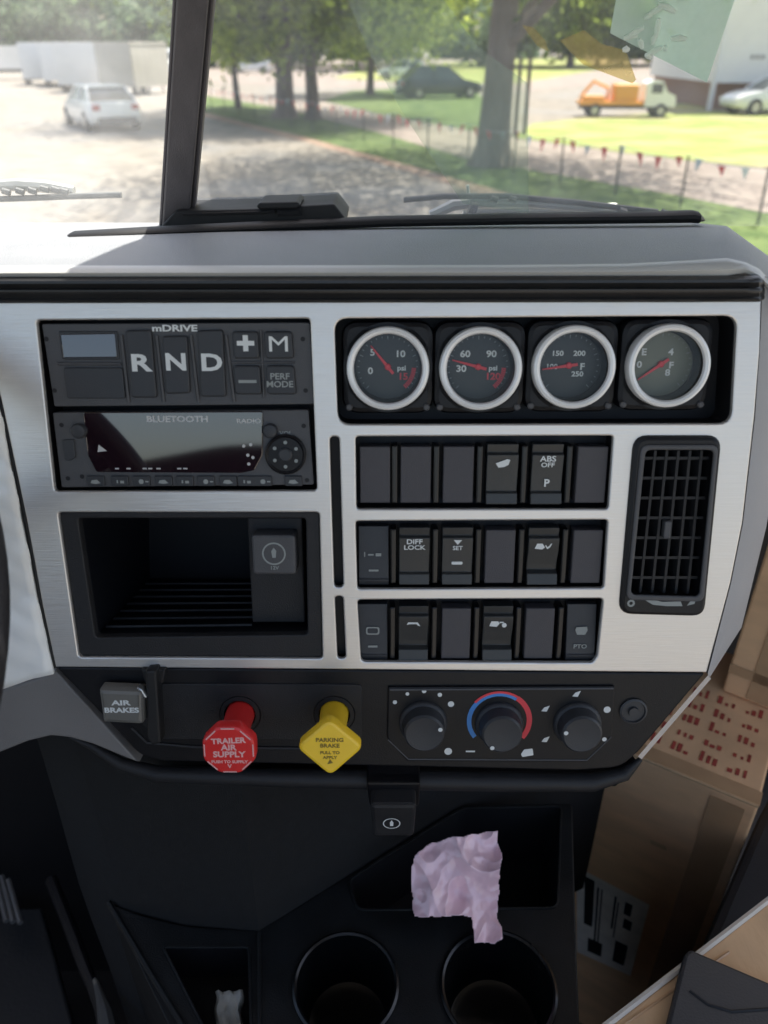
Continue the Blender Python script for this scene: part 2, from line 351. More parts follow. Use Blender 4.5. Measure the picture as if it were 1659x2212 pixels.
for (x, y, R, h) in ((-62, 118, 9, 8), (-50, 122, 10, 10), (-38, 126, 9, 8), (-27, 118, 8, 7), (-16, 125, 10, 8.5), (-2, 130, 10, 8), (14, 128, 10, 9), (30, 125, 10, 8), (46, 125, 11, 10), (62, 130, 11, 9)):
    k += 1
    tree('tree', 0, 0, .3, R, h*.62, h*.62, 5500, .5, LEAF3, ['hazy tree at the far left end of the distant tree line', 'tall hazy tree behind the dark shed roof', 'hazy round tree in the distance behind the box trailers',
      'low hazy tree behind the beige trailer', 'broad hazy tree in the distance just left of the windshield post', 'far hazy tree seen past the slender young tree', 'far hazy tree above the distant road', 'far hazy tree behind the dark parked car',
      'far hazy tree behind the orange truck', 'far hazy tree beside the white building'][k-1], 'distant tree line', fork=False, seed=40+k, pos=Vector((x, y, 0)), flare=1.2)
# far wood that closes the horizon
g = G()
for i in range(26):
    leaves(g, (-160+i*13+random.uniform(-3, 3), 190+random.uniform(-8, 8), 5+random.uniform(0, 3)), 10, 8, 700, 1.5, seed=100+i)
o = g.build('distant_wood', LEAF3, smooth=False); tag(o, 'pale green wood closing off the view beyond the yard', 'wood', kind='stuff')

# ================================================================== vehicles and buildings outside
CARW = mat('white_car_paint', (.78, .79, .78), .25, 0, coat=.6)
GLASSD = mat('car_glass', (.06, .075, .08), .06, 0, spec=1.)
TYRE = mat('tyre', (.015, .015, .016), .8)
RIM = mat('alloy_rim', (.45, .45, .46), .3, .8)
LAMPR = mat('tail_lamp_red', (.35, .02, .02), .2)
BUMPER = mat('dark_bumper', (.05, .055, .06), .6)
TRAILW = mat('trailer_white', (.72, .72, .70), .5, 0, var=.05, vscale=.7)
TRAILB = mat('trailer_beige', (.42, .40, .35), .6, 0, var=.08, vscale=.7)
CARD_ = mat('dark_car_paint', (.03, .035, .04), .2, 0, coat=.6)
ORANGE = mat('orange_paint', (.80, .36, .04), .4)
def wheel(root, x, y, r, wd=.22):
    g = G(); n = 24
    def cyl(g, r0, r1, y0, y1):
        k = len(g.v)
        for (rr_, yy) in ((r0*.9, y0), (r0, y0+.03), (r0, y1-.03), (r0*.9, y1)):
            for j in range(n): g.v.append((x+rr_*math.cos(2*PI*j/n), yy, r+rr_*math.sin(2*PI*j/n)))
        for i in range(3):
            for j in range(n): g.f.append((k+i*n+j, k+(i+1)*n+j, k+(i+1)*n+(j+1) % n, k+i*n+(j+1) % n)); g.mi.append(0)
        g.f.append(tuple(k+j for j in range(n))); g.f.append(tuple(k+3*n+j for j in range(n))[::-1]); g.mi += [0, 0]
    cyl(g, r, r, y-wd/2, y+wd/2); wh = g.build('wheel', TYRE, root)
    g = G(); cyl(g, r*.6, r*.6, y-wd/2-.015, y+wd/2+.015); g.build('rim', RIM, wh)
def car(label, pos, rot, L=4.5, W=1.8, H=1.5, paint=None, scale=1., group=None, name='parked_car', low=False):
    paint = paint or CARW
    root = empty(name, loc=pos, rotz=rot); tag(root, label, 'car', group); root.scale = (scale,)*3
    hw = W/2
    # sections along x (front +x): (x, bottom, shoulder z, half width)
    secs = [(-L/2, .42, .78, hw*.80), (-L/2+.08, .30, .93, hw*.93), (-L/2+.5, .24, .98, hw), (-L*.2, .22, .96, hw), (L*.12, .22, .95, hw), (L*.30, .24, .90, hw*.98), (L/2-.35, .26, .78, hw*.93), (L/2-.06, .32, .66, hw*.8), (L/2, .42, .55, hw*.66)]
    g = G(); n = 10; k = 0
    for (x, b, t, h) in secs:
        ring = [(-h*.9, b), (-h, b+(t-b)*.25), (-h*1.0, b+(t-b)*.65), (-h*.93, t), (-h*.5, t+.03), (h*.5, t+.03), (h*.93, t), (h, b+(t-b)*.65), (h, b+(t-b)*.25), (h*.9, b)]
        g.v += [(x, y, z) for y, z in ring]
    for i in range(len(secs)-1):
        for j in range(n):
            g.f.append((i*n+j, i*n+(j+1) % n, (i+1)*n+(j+1) % n, (i+1)*n+j)); g.mi.append(0)
    g.f.append(tuple(range(n))[::-1]); g.f.append(tuple((len(secs)-1)*n+j for j in range(n))); g.mi += [0, 0]
    g.build('body', paint, root, ang=50)
    # greenhouse glass and roof
    zt = .97; xr0, xr1 = -L*.44, L*.24; tx0, tx1 = -L*.30, L*.05
    g = G(); g.hexa([(xr0, -hw*.86, zt), (xr1, -hw*.86, zt-.03), (xr1, hw*.86, zt-.03), (xr0, hw*.86, zt)], [(tx0, -hw*.70, H-.03), (tx1, -hw*.70, H-.03), (tx1, hw*.70, H-.03), (tx0, hw*.70, H-.03)])
    g.build('window_glass', GLASSD, root)
    g = G(); g.poly(rnd(rect((tx0+tx1)/2, 0, tx1-tx0+.08, hw*1.44), .12), [], H-.04, H+.02, .02)
    for (x0, x1) in ((xr0, tx0), (xr1, tx1), ((xr0+xr1)/2-.05, (tx0+tx1)/2-.05)):
        for s_ in (-1, 1): g.tube([(x0, s_*hw*.87, zt-.02), (x1, s_*hw*.71, H-.03)], .045, 6)
    g.build('roof', paint, root)
    for x in (-L*.31, L*.32):
        for y in (-hw+.08, hw-.08): wheel(root, x, y, .33)
    for s_ in (-1, 1):
        g = G(); g.box((-L/2-.012, s_*hw*.72-.13, .70), (-L/2+.16, s_*hw*.72+.13, .88)); g.build('tail_light', LAMPR, root)
        g = G(); g.box((L/2-.2, s_*hw*.6-.16, .52), (L/2-.03, s_*hw*.6+.16, .66)); g.build('headlight', CHROME, root)
    g = G(); g.box((-L/2-.04, -hw*.72, .26), (-L/2+.1, hw*.72, .48)); g.build('bumper', BUMPER, root)
    g = G(); g.box((-L/2-.05, -.24, .52), (-L/2-.005, .24, .64)); g.build('licence_plate', WHITE, root)
    return root
p = gnd(196, 286); car('white car parked with its back to us on the gravel', Vector((p.x-.2, p.y+2.0, 0)), math.radians(122), 4.6, 1.9, 1.42, scale=.98)
def trailer(label, x, y, rot, L, W, H, m, z0=.45):
    root = empty('box_trailer', loc=(x, y, 0), rotz=rot); tag(root, label, 'trailer', 'row of box trailers')
    g = G(); g.poly(rnd(rect(0, 0, L, W), .08), [], z0, H, .04, back=True); g.build('box', m, root)
    g = G()
    for i in range(int(L/.6)+1):
        for s_ in (-1, 1): g.box((-L/2+.1+i*.58, s_*W/2-.012, z0+.02), (-L/2+.14+i*.58, s_*W/2+.012, H-.1))
    for s_ in (-1, 1): g.box((-L/2, s_*W/2-.02, H-.12), (L/2, s_*W/2+.02, H-.04)); g.box((-L/2, s_*W/2-.02, z0), (L/2, s_*W/2+.02, z0+.08))
    g.build('side_rail', TRAILB, root)
    for x_ in (-L*.18, -L*.18-.85):
        for s_ in (-1, 1): wheel(root, x_, s_*(W/2-.12), .36)
    g = G(); g.tube([(L/2, 0, .5), (L/2+1.1, 0, .5)], .06, 8); g.tube([(L/2+.9, 0, .5), (L/2+.9, 0, 0)], .05, 8); g.build('tow_bar', BUMPER, root)
    return root
for (u, v, rot, m, lab, L) in ((82, 185, 100, TRAILW, 'white box trailer at the far left end of the trailer row', 4.5), (128, 190, 100, TRAILW, 'white box trailer second along the row, between two others', 4.5),
                      (172, 200, 96, TRAILW, 'broad white box trailer directly behind the white parked car', 5.5), (275, 208, 68, TRAILB, 'beige grey box trailer at the near end of the row', 3.6)):
    p = gnd(u, v); trailer(lab, p.x, p.y+2.2, math.radians(rot), L, 2.6, 2.75, m)
def pickup(label, pos, rot, body, cab, name='pickup_truck', cat='truck', load=False, s=1., group=None):
    root = empty(name, loc=pos, rotz=rot); root.scale = (s,)*3; tag(root, label, cat, group)
    L, W = 6., 2.1
    g = G(); g.box((-3, -.45, .5), (3, .45, .72)); g.build('chassis', BUMPER, root)
    g = G(); side = [(1.1, .65), (1.1, 2.0), (1.5, 2.2), (2.1, 2.15), (2.5, 1.5), (3.05, 1.3), (3.1, .65)]
    n = len(side)
    for y in (-W/2*.95, W/2*.95): g.v += [(x, y, z) for x, z in side]
    for j in range(n): g.f.append((j, (j+1) % n, n+(j+1) % n, n+j)); g.mi.append(0)
    g.f.append(tuple(range(n))[::-1]); g.f.append(tuple(range(n, 2*n))); g.mi += [0, 0]; g.build('cab', cab, root, ang=20)
    g = G()
    for s_ in (-1, 1): g.box((1.45, s_*W/2*.95-.01, 1.45), (2.15, s_*W/2*.95+.01, 2.0))
    g.add([(2.14, -.85, 2.1), (2.14, .85, 2.1), (2.53, .85, 1.52), (2.53, -.85, 1.52)], [(0, 1, 2, 3)]); g.build('cab_window', GLASSD, root)
    g = G(); g.box((-3.1, -W/2, .75), (1.0, W/2, .95)); g.build('flatbed', body, root)
    if load:
        g = G(); g.poly(rnd(rect(-.1, 0, 1.6, 1.7), .2), [], .95, 1.95, .12); g.tube([(-1.2, 0, .95), (-1.2, 0, 1.7), (-2.2, 0, 2.1), (-2.9, 0, 1.3)], .12, 8)
        g.box((-2.9, -.9, .95), (-1.5, .9, 1.25)); g.build('load_body', body, root)
    else:
        g = G(); g.hexa(rect3(-1.05, 0, 4., 2.0, .95), rect3(-1.05, 0, 4., 2.0, 2.3)); g.build('load_body', body, root)
    for x in (-2.1, 2.2):
        for y in (-W/2+.1, W/2-.1): wheel(root, x, y, .42, .26)
    for s_ in (-1, 1):
        g = G(); g.box((3.06, s_*.75-.15, .85), (3.13, s_*.75+.15, 1.05)); g.build('headlight', CHROME, root)
    return root
def rect3(cx, cy, w_, h, z): return [(x, y, z) for x, y in rect(cx, cy, w_, h)]
p = gnd(1345, 252); pickup('orange flatbed work truck with white cab on the far road', Vector((p.x, p.y, 0)), math.radians(-4), ORANGE, CARW, 'work_truck', 'truck', True, .63)
p = gnd(10, 172); pickup('white box truck half cut off beyond the left end of the trailers', Vector((p.x, p.y, 0)), math.radians(200), TRAILW, CARW, 'box_truck', 'truck', False, 1.1)
p = gnd(312, 165); pickup('white pickup truck partly hidden behind the beige trailer', Vector((p.x, p.y, 0)), math.radians(-60), TRAILW, CARW, 'pickup_truck', 'truck', False, 1.0)
p = gnd(350, 172); pickup('white truck close to the windshield post in the back of the yard', Vector((p.x, p.y+3, 0)), math.radians(-70), TRAILW, CARW, 'pickup_truck', 'truck', False, 1.0)
p = gnd(950, 222); car('dark green car parked in the shade left of the big forked tree', Vector((p.x+.2, p.y+4, 0)), math.radians(15), 4.8, 1.9, 1.6, CARD_, 1.0)
p = gnd(545, 158); car('distant white car on the road left of the thick tree', Vector((p.x, p.y, 0)), math.radians(170), 4.4, 1.8, 1.5)
p = gnd(870, 172); car('distant white car to the right of the medium trunk', Vector((p.x, p.y, 0)), math.radians(175), 4.4, 1.8, 1.5)
p = gnd(1668, 246); car('white car cut off at the right beside the white building', Vector((p.x, p.y, 0)), math.radians(190), 4.6, 1.8, 1.45)
# white building, brick base
BRICK = bpy.data.materials.new('brick'); BRICK.use_nodes = True
n_ = BRICK.node_tree.nodes; l_ = BRICK.node_tree.links; bt = n_.new('ShaderNodeTexBrick'); tc_ = n_.new('ShaderNodeTexCoord'); mp_ = n_.new('ShaderNodeMapping')
mp_.inputs['Rotation'].default_value = (PI/2, 0, 0); l_.new(tc_.outputs['Object'], mp_.inputs[0]); l_.new(mp_.outputs[0], bt.inputs[0])
bt.inputs['Color1'].default_value = (.34, .19, .14, 1); bt.inputs['Color2'].default_value = (.38, .19, .13, 1); bt.inputs['Mortar'].default_value = (.4, .36, .32, 1); bt.inputs['Scale'].default_value = 4
l_.new(bt.outputs[0], n_['Principled BSDF'].inputs['Base Color']); n_['Principled BSDF'].inputs['Roughness'].default_value = .85
SIDING = mat('white_siding', (.88, .86, .83), .6, 0, var=.03, vscale=.5)
p = gnd(1527, 236); bx, by = p.x, p.y; sc_b = by/40
root = empty('building', loc=(bx, by, 0)); tag(root, 'white clad building with a brown brick base at the right', 'building')
hb = at_y(1560, 178, by).z
g = G(); g.box((.3, .1, 0), (14, 10, hb)); g.build('brick_base', BRICK, root, smooth=False)
g = G(); g.box((.0, -.5, hb), (14, 10, hb+9)); g.build('wall', SIDING, root, smooth=False)
g = G(); g.tube([(-.12, -.55, 0), (-.12, -.55, hb+9)], .13, 8); g.build('corner_post', mat('white_trim', (.8, .8, .8), .4), root)
g = G()
for x0, w_ in ((1.35, .7), (2.4, 1.6)): 
    for q in range(int(w_/.22)): g.box((x0+q*.24, -.53, hb+.95), (x0+q*.24+.15, -.49, hb+1.12))
g.build('lettering', mat('dim_lettering', (.35, .33, .31), .6), root, smooth=False)
# shed in the far left
p = gnd(75, 118); root = empty('shed', loc=(p.x, p.y, 0)); tag(root, 'dark grey shed behind the trailers at the far left', 'shed')
g = G(); g.box((-7, 0, 0), (7, 8, 4.2)); g.build('wall', mat('shed_wall', (.16, .18, .20), .7), root, smooth=False)
g = G(); g.add([(-7.5, -.6, 4.1), (7.5, -.6, 4.1), (7.5, 4, 6.4), (-7.5, 4, 6.4), (7.5, 8.6, 4.1), (-7.5, 8.6, 4.1)], [(0, 1, 2, 3), (3, 2, 4, 5)]); g.build('roof', mat('shed_roof', (.22, .24, .27), .5), root, smooth=False)
# sign pole, red and white
p = gnd(268, 135); root = empty('roadside_sign', loc=(p.x, p.y, 0)); tag(root, 'tall pole sign with red and pale panels beyond the trailers', 'sign')
g = G(); g.tube([(0, 0, 0), (0, 0, 9)], .18, 8); g.build('pole', STEEL, root)
g = G(); g.box((-1.0, -.15, 3.6), (1.0, .15, 4.8)); g.build('red_panel', mat('sign_red', (.6, .12, .10), .5), root, smooth=False)
g = G(); g.box((-1.2, -.15, 4.9), (1.2, .15, 7.5)); g.build('pale_panel', mat('sign_pale', (.7, .6, .5), .5), root, smooth=False)
p = gnd(102, 128)
g = G(); g.tube([(0, 0, 0), (0, 0, 14)], .16, 8); o = g.build('utility_pole', mat('pale_pole', (.5, .52, .5), .7), loc=None); o.location = (p.x, p.y, 0); tag(o, 'thin pale utility pole rising behind the trailers', 'pole')
POSTM = mat('fence_post_metal', (.045, .055, .05), .6)
for (u, v, lab) in ((1112, 292, 'left one of two bare posts right of the forked tree'), (1132, 292, 'right one of two bare posts right of the forked tree')):
    p = gnd(u, v); g = G(); g.tube([(0, 0, 0), (0, 0, 2.3)], .07, 8); o = g.build('post', mat('post_wood', (.12, .10, .09), .8)); o.location = (p.x, p.y, 0); tag(o, lab, 'post')
# fence with posts and wires, pennant string
A = gnd(1565, 472); B = gnd(455, 236); d = (B-A); Ln = d.length; d.normalize()
fr = empty('fence', loc=(A.x, A.y, 0)); tag(fr, 'low wire fence of thin dark posts running along the grass', 'fence')
PHs = []; s_ = -4.2; k = 0; FH = .92
while s_ < Ln:
    g = G(); g.tube([(0, 0, 0), (random.uniform(-.03, .03), random.uniform(-.03, .03), FH)],  .019, 6); o = g.build('post', POSTM, fr); o.location = (d.x*s_, d.y*s_, 0)
    PHs.append(s_); s_ += 1.75 if s_ < 6 else 2.0
g = G()
for zz in (.12, .35, .6): g.tube([(d.x*PHs[0], d.y*PHs[0], zz), (d.x*PHs[-1], d.y*PHs[-1], zz)], .004, 4)
g.build('wire', POSTM, fr)
pr = empty('pennant_string', loc=(A.x, A.y, FH)); tag(pr, 'string of small red and white triangular pennants along the fence top', 'pennants')
g = G(); k = 0; PR = mat('pennant_red', (.75, .05, .05), .5); PW = mat('pennant_white', (.75, .76, .78), .5); PB = mat('pennant_grey', (.45, .50, .50), .5)
line = []
for a, b in zip(PHs, PHs[1:]):
    for q in range(7): t = q/7; s_ = a+(b-a)*t; line.append((d.x*s_, d.y*s_, -.09*math.sin(PI*t)))
g.tube(line, .006, 4); g.build('rope', PW, pr)
nn = 0
for i in range(2, len(line)-1, 2):
    x, y, z = line[i]; sw = random.uniform(-.35, .35); hh = random.uniform(.17, .27); ww = .09
    n2 = Vector((-d.y, d.x, 0))*sw*hh
    g = G(); g.add([(x-d.x*ww, y-d.y*ww, z), (x+d.x*ww, y+d.y*ww, z), (x+n2.x+random.uniform(-.03, .03), y+n2.y, z-hh)], [(0, 1, 2)])
    o = g.build('pennant', (PR, PW, PR, PB, PR, PR)[nn % 6], pr, smooth=False)
    md = o.modifiers.new('s', 'SOLIDIFY'); md.thickness = .003
    nn += 1

# ================================================================== CAB SHELL
YW = .70; ZW = CAMZ-.135        # windshield foot
WT = Vector((0, -.30, .62)).normalized()    # up the glass
WN = Vector((0, WT.z, -WT.y))               # outward (forward/up)
WO = Vector((0, YW, ZW))
def wp(u, v, out=0.): return hit(u, v, WO+WN*out, WN)
CABIN = mat('cab_headliner', (.30, .29, .28), .9)
CABEXT = mat('cab_paint', (.6, .6, .6), .3, 0, coat=.5)
HT = WO + WT*.50
cab = empty('cab_shell', loc=(0, .3, 0)); tag(cab, 'grey cab roof, floor and walls around the dashboard', 'truck cab')
def cabbox(name, lo, hi, m=CABIN): g = G(); g.box((lo[0], lo[1]-.3, lo[2]), (hi[0], hi[1]-.3, hi[2])); return g.build(name, m, cab, smooth=False)
cabbox('roof', (-1.05, -.35, HT.z), (1.05, HT.y+.02, HT.z+.05))
g = G(); g.poly([(-.13, HT.y+.021-.3), (1.05, HT.y+.021-.3), (1.05, HT.y+.47-.3), (.0, HT.y+.47-.3)], [], HT.z-.03, HT.z, .004, back=True); g.build('added_sun_blocker', BUMPER, cab)  # unseen visor slab added, end cut slanted, to shape sun on the dash
cabbox('floor', (-1.05, -1.2, 1.2), (1.05, 1.25, 1.26), RECESS)
cabbox('firewall', (-1.05, .735, 1.261), (.30, .80, ZW-.052), RECESS); cabbox('firewall', (.301, 1.2, 1.261), (1.05, 1.25, ZW-.20), RECESS); cabbox('tunnel_side', (.25, .801, 1.261), (.30, 1.19, ZW-.21), RECESS)
g = G(); g.hexa([(.301, .435, ZW-.06), (1.05, .435, ZW-.06), (1.05, .95, ZW-.20), (.301, .95, ZW-.20)], [(.301, .435, ZW-.05), (1.05, .435, ZW-.05), (1.05, .95, ZW-.19), (.301, .95, ZW-.19)]); g.build('cowl', RECESS, cab, smooth=False)
cabbox('door', (-1.10, -1.2, 1.2), (-1.051, .80, 2.15)); cabbox('door', (1.051, -1.2, 1.2), (1.10, .80, 1.80))
cabbox('seat_wall', (-1.05, -.62, 1.26), (1.05, -.55, 1.75), mat('dark_seat_wall', (.03, .03, .035), .8))
g = G(); g.poly(rnd([(-.80, 1.7), (-.16, 1.7), (-.14, 2.50), (-.30, 2.50), (-.62, 2.44), (-.80, 2.42)], .04), [], 0, .12, .02, back=True)
g.v = [(x, -z-.75, y) for x, y, z in g.v]; g.build('unseen_reflection_slab', mat('reflection_slab_dark', (.02, .015, .02), .9), cab)  # unseen dark slab added; its slanted top shapes the band mirrored in the display
# windshield
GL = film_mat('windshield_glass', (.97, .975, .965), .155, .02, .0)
def quadpts(P, N, th=.003): return [tuple(q) for q in P] + [tuple(q+N*th) for q in P]
ws = empty('windshield', loc=WO); tag(ws, 'wide clear windshield with a faint pale haze', 'windshield')
g = G(); P = [Vector((-1.0, 0, 0)), Vector((1.0, 0, 0)), Vector((1.0, 0, 0))+WT*.50, Vector((-1.0, 0, 0))+WT*.50]
g.add([tuple(q) for q in P], [(0, 1, 2, 3)]); g.build('glass', GL, ws, smooth=False)
# windshield reflections painted as thin tinted see-through pieces on the glass
def reflection(name, pix, out, m, label, cat):
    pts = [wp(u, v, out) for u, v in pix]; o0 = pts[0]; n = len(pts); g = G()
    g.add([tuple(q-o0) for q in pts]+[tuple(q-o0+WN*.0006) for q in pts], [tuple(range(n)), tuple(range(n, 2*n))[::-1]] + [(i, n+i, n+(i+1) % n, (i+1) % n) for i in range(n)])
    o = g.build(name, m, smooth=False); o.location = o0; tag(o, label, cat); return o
gs = reflection('green_reflection', [(1338, -40), (1600, -40), (1527, 178), (1318, 72)], -.006, film_mat('green_reflection_film', (.86, .93, .87), .42, .02, .3, (.80, .93, .84)), 'painted pale green reflection with white marks at the top right of the windshield', 'reflection')
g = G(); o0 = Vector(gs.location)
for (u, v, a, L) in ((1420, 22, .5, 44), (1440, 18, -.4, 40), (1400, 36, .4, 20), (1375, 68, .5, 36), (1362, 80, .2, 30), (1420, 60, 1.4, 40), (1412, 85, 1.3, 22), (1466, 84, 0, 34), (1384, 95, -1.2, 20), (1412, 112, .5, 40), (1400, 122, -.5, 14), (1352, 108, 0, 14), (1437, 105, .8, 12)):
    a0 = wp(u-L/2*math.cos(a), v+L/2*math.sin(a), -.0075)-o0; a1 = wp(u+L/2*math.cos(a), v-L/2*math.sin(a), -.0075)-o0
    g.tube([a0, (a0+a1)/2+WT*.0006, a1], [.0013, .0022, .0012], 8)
g.build('reflected_marks', film_mat('reflected_mark_film', (.95, .98, .95), .6, .02, .3), gs)
reflection('tan_reflection', [(1210, 88), (1262, 66), (1300, 96), (1352, 110), (1374, 172), (1366, 180), (1260, 140)], -.004, film_mat('tan_reflection_film', (.88, .80, .55), .22, .02, .3, (.93, .86, .62)), 'painted tan angular reflected patch left of the green reflection on the windshield', 'reflection')
reflection('small_tan_reflection', [(1128, 55), (1152, 60), (1178, 88), (1186, 112), (1160, 98)], -.004, film_mat('small_tan_reflection_film', (.88, .80, .58), .18, .02, .3, (.93, .87, .66)), 'small painted tan reflected spot on the windshield left of the bigger tan patch', 'reflection')
reflection('pale_reflection', [(735, -40), (930, -40), (1030, 100), (1140, 180), (1142, 460), (1000, 440), (880, 260), (800, 120)], -.003, film_mat('pale_reflection_film', (.90, .94, .90), .09, .01, .3), 'large faint painted grey green reflected haze on the windshield over the forked tree', 'reflection')
# windshield post
pb = empty('windshield_post', loc=wp(383, 486, -.02)); tag(pb, 'thick dark grey post dividing the windshield, left of the trees', 'post')
o0 = Vector(pb.location)
g = G(); L0, R0, L1, R1 = wp(343, 490, -.03)-o0, wp(417, 490, -.03)-o0, wp(376, -60, -.03)-o0, wp(468, -60, -.03)-o0
def upto(a, b, k): return a+(b-a)*k
L1 = upto(L0, L1, 1.7); R1 = upto(R0, R1, 1.7)
th = WN*.018
for (f0, f1, z0_, z1_) in ((0, .12, 0, .012), (.12, .88, -.006, .012), (.88, 1, 0, .012)):
    a, b, c, e = upto(L0, R0, f0), upto(L0, R0, f1), upto(L1, R1, f1), upto(L1, R1, f0)
    q = [x+WN*z0_ for x in (a, e, c, b)]; g.hexa([tuple(x) for x in q], [tuple(x+th) for x in (a, e, c, b)])
po = g.build('post_body', PILLAR, pb, smooth=False); md = po.modifiers.new('b', 'BEVEL'); md.width = .003; md.segments = 2
# dash gasket bar and raised black cover
def bar_profile(pix_top, y, th_px, depth, out_name, m, label, cat, taper=None):
    P = [at_z(u, v+th_px[i]*.9, CAMZ-.1245)+Vector((0, 0, th_px[i]*.9/FPX*.68)) for i, (u, v) in enumerate(pix_top)]; o0 = P[0].copy(); g = G(); n = len(P)
    rs = []
    for i, q in enumerate(P):
        r = th_px[i]/FPX*((q-C0).dot(FW))/2; rs.append(r)
    k0 = 0; N = 12
    for i, q in enumerate(P):
        c = q-o0-Vector((0, 0, rs[i]))
        for j in range(N): t = 2*PI*j/N; g.v.append((c.x, c.y+math.cos(t)*depth, c.z+math.sin(t)*rs[i]))
    for i in range(n-1):
        for j in range(N): g.f.append((i*N+j, (i+1)*N+j, (i+1)*N+(j+1) % N, i*N+(j+1) % N)); g.mi.append(0)
    g.f.append(tuple(range(N))); g.f.append(tuple((n-1)*N+j for j in range(N))[::-1]); g.mi += [0, 0]
    o = g.build(out_name, m); o.location = o0; tag(o, label, cat); return o
bar_profile([(148, 507), (160, 503), (300, 495), (600, 480), (830, 470), (1100, 464), (1400, 460), (1490, 457), (1504, 460), (1514, 468)], .648, [5, 13, 16, 20, 22, 23, 24, 26, 24, 8], .009, 'windshield_gasket', RUBBER, 'long black rubber bar along the foot of the windshield', 'rubber trim')
cv = empty('defroster_cover', loc=at_y(545, 485, .65)); tag(cv, 'raised black angular cover on the dash, right of the windshield post', 'cover'); o0 = Vector(cv.location)
def cover(name, pix, y0, y1, m, mod=.0015):
    g = G(); A_ = [at_y(u, v, y0)-o0 for u, v in pix]; n = len(A_); B_ = [a+Vector((0, y1-y0, 0)) for a in A_]
    g.add([tuple(q) for q in A_+B_], [tuple(range(n))[::-1], tuple(range(n, 2*n))] + [(i, (i+1) % n, n+(i+1) % n, n+i) for i in range(n)])
    o = g.build(name, m, cv, smooth=False); md = o.modifiers.new('b', 'BEVEL'); md.width = mod; md.segments = 2; return o
cv.location.y -= .0
cover('cover_body', [(345, 492), (378, 456), (598, 450), (612, 447), (722, 441), (748, 474), (748, 485)], .640, .70, RUBBER)
cover('raised_catch', [(553, 446), (560, 438), (642, 436), (650, 443), (640, 452), (560, 453)], .634, .67, RUBBER)
g = G(); a0, a1 = at_y(395, 463, .638)-o0, at_y(595, 457, .638)-o0; g.tube([a0, a1], .0015, 6); a0, a1 = at_y(600, 460, .638)-o0, at_y(650, 457, .638)-o0; g.tube([a0, a1], .0028, 6); g.build('edge_highlight', DARK, cv)
# wipers outside
WIPM = mat('pale_wiper_metal', (.45, .47, .45), .45, .3); WIPD = mat('wiper_dark', (.10, .11, .11), .6)
def wiper(label, blade, arm, holes, y=.80):
    o0 = at_y(*blade[0], y); root = empty('wiper', loc=o0); tag(root, label, 'wiper', 'windshield wipers')
    g = G(); g.tube([at_y(u, v, y)-o0 for u, v in blade], .0028, 8); g.build('blade', WIPD, root)
    g = G(); g.tube([at_y(u, v-7, y+.006)-o0 for u, v in arm], [.0045+.0015*math.sin(i) for i in range(len(arm))], 8); g.build('arm', WIPM, root)
    g = G()
    for (u, v, r) in holes:
        q = at_y(u, v, y-.003)-o0; g.tube([q, q+Vector((.007, 0, -.002))], r, 8)
    g.build('hinge', WIPD, root)
wiper('left wiper with pale arm and slotted holder, left of the post', [(-60, 432), (60, 428), (160, 424), (262, 421)], [(-60, 410), (40, 406), (100, 410), (160, 420)], [(5, 412, .003), (35, 411, .003), (62, 410, .003), (88, 406, .003), (112, 408, .003), (130, 411, .003)])
wiper('right wiper with pale arms folded behind the black rubber bar', [(872, 432), (960, 424), (1100, 424), (1250, 438), (1420, 458)], [(930, 472), (980, 450), (1030, 444), (1150, 446), (1300, 460)], [(1014, 447, .007), (1335, 460, .006), (1428, 460, .004), (1060, 428, .003), (1100, 428, .003)])
g = G()
for (a, b, r) in (((1000, 455), (1330, 452), .006), ((1020, 432), (1240, 440), .004), ((1010, 400), (1014, 455), .0015)):
    g.tube([at_y(*a, .83), at_y(*b, .83)], r, 8)
o = g.build('washer_pipe', WIPM); tag(o, 'pale washer pipe lying behind the right wiper', 'pipe')

# ================================================================== DASHBOARD
dash = empty('dashboard', M=PM); tag(dash, 'silver and black truck dashboard full of switches, gauges and knobs', 'dashboard')
# holes
H_A = [(78, 692), (670, 688), (685, 1060), (118, 1062)]
H_B = [(125, 1107), (690, 1107), (697, 1423), (170, 1420)]
H_C = [(722, 688), (1593, 682), (1580, 915), (730, 917)]
H_D = [(712, 943), (733, 943), (742, 1269), (722, 1269)]
H_E = [(723, 1288), (741, 1288), (747, 1423), (729, 1423)]
H_F = [(768, 943), (1325, 941), (1314, 1100), (770, 1100)]
H_G = [(768, 1126), (1313, 1123), (1304, 1271), (772, 1273)]
H_H = [(772, 1296), (1303, 1293), (1290, 1418), (1280, 1432), (780, 1430)]
def R(pix, r, o=0.): return rnd(plist(pix, o), r)
hA, hB, hC, hD, hE, hF, hG = R(H_A, .003), R(H_B, .003), R(H_C, .009), R(H_D, .0034), R(H_E, .003), R(H_F, .0025), R(H_G, .0025)
hH = rnd(plist(H_H), [.003, .003, .002, .002, .004])
VENT = [(1368, 940), (1558, 940), (1520, 1330), (1335, 1325)]
hV = R([(1374, 950), (1550, 950), (1513, 1320), (1342, 1315)], .008)
sil = [(-70, 640), (1645, 640), (1641, 760), (1630, 900), (1604, 1130), (1578, 1260), (1527, 1453), (120, 1441), (92, 1310), (57, 1120), (2, 862), (-70, 590)]
g = G(); g.poly(plist(sil), [hA, hB, hC, hD, hE, hF, hG, hH, hV], -.0035, 0, .0011); g.build('silver_fascia', SILVER, dash)
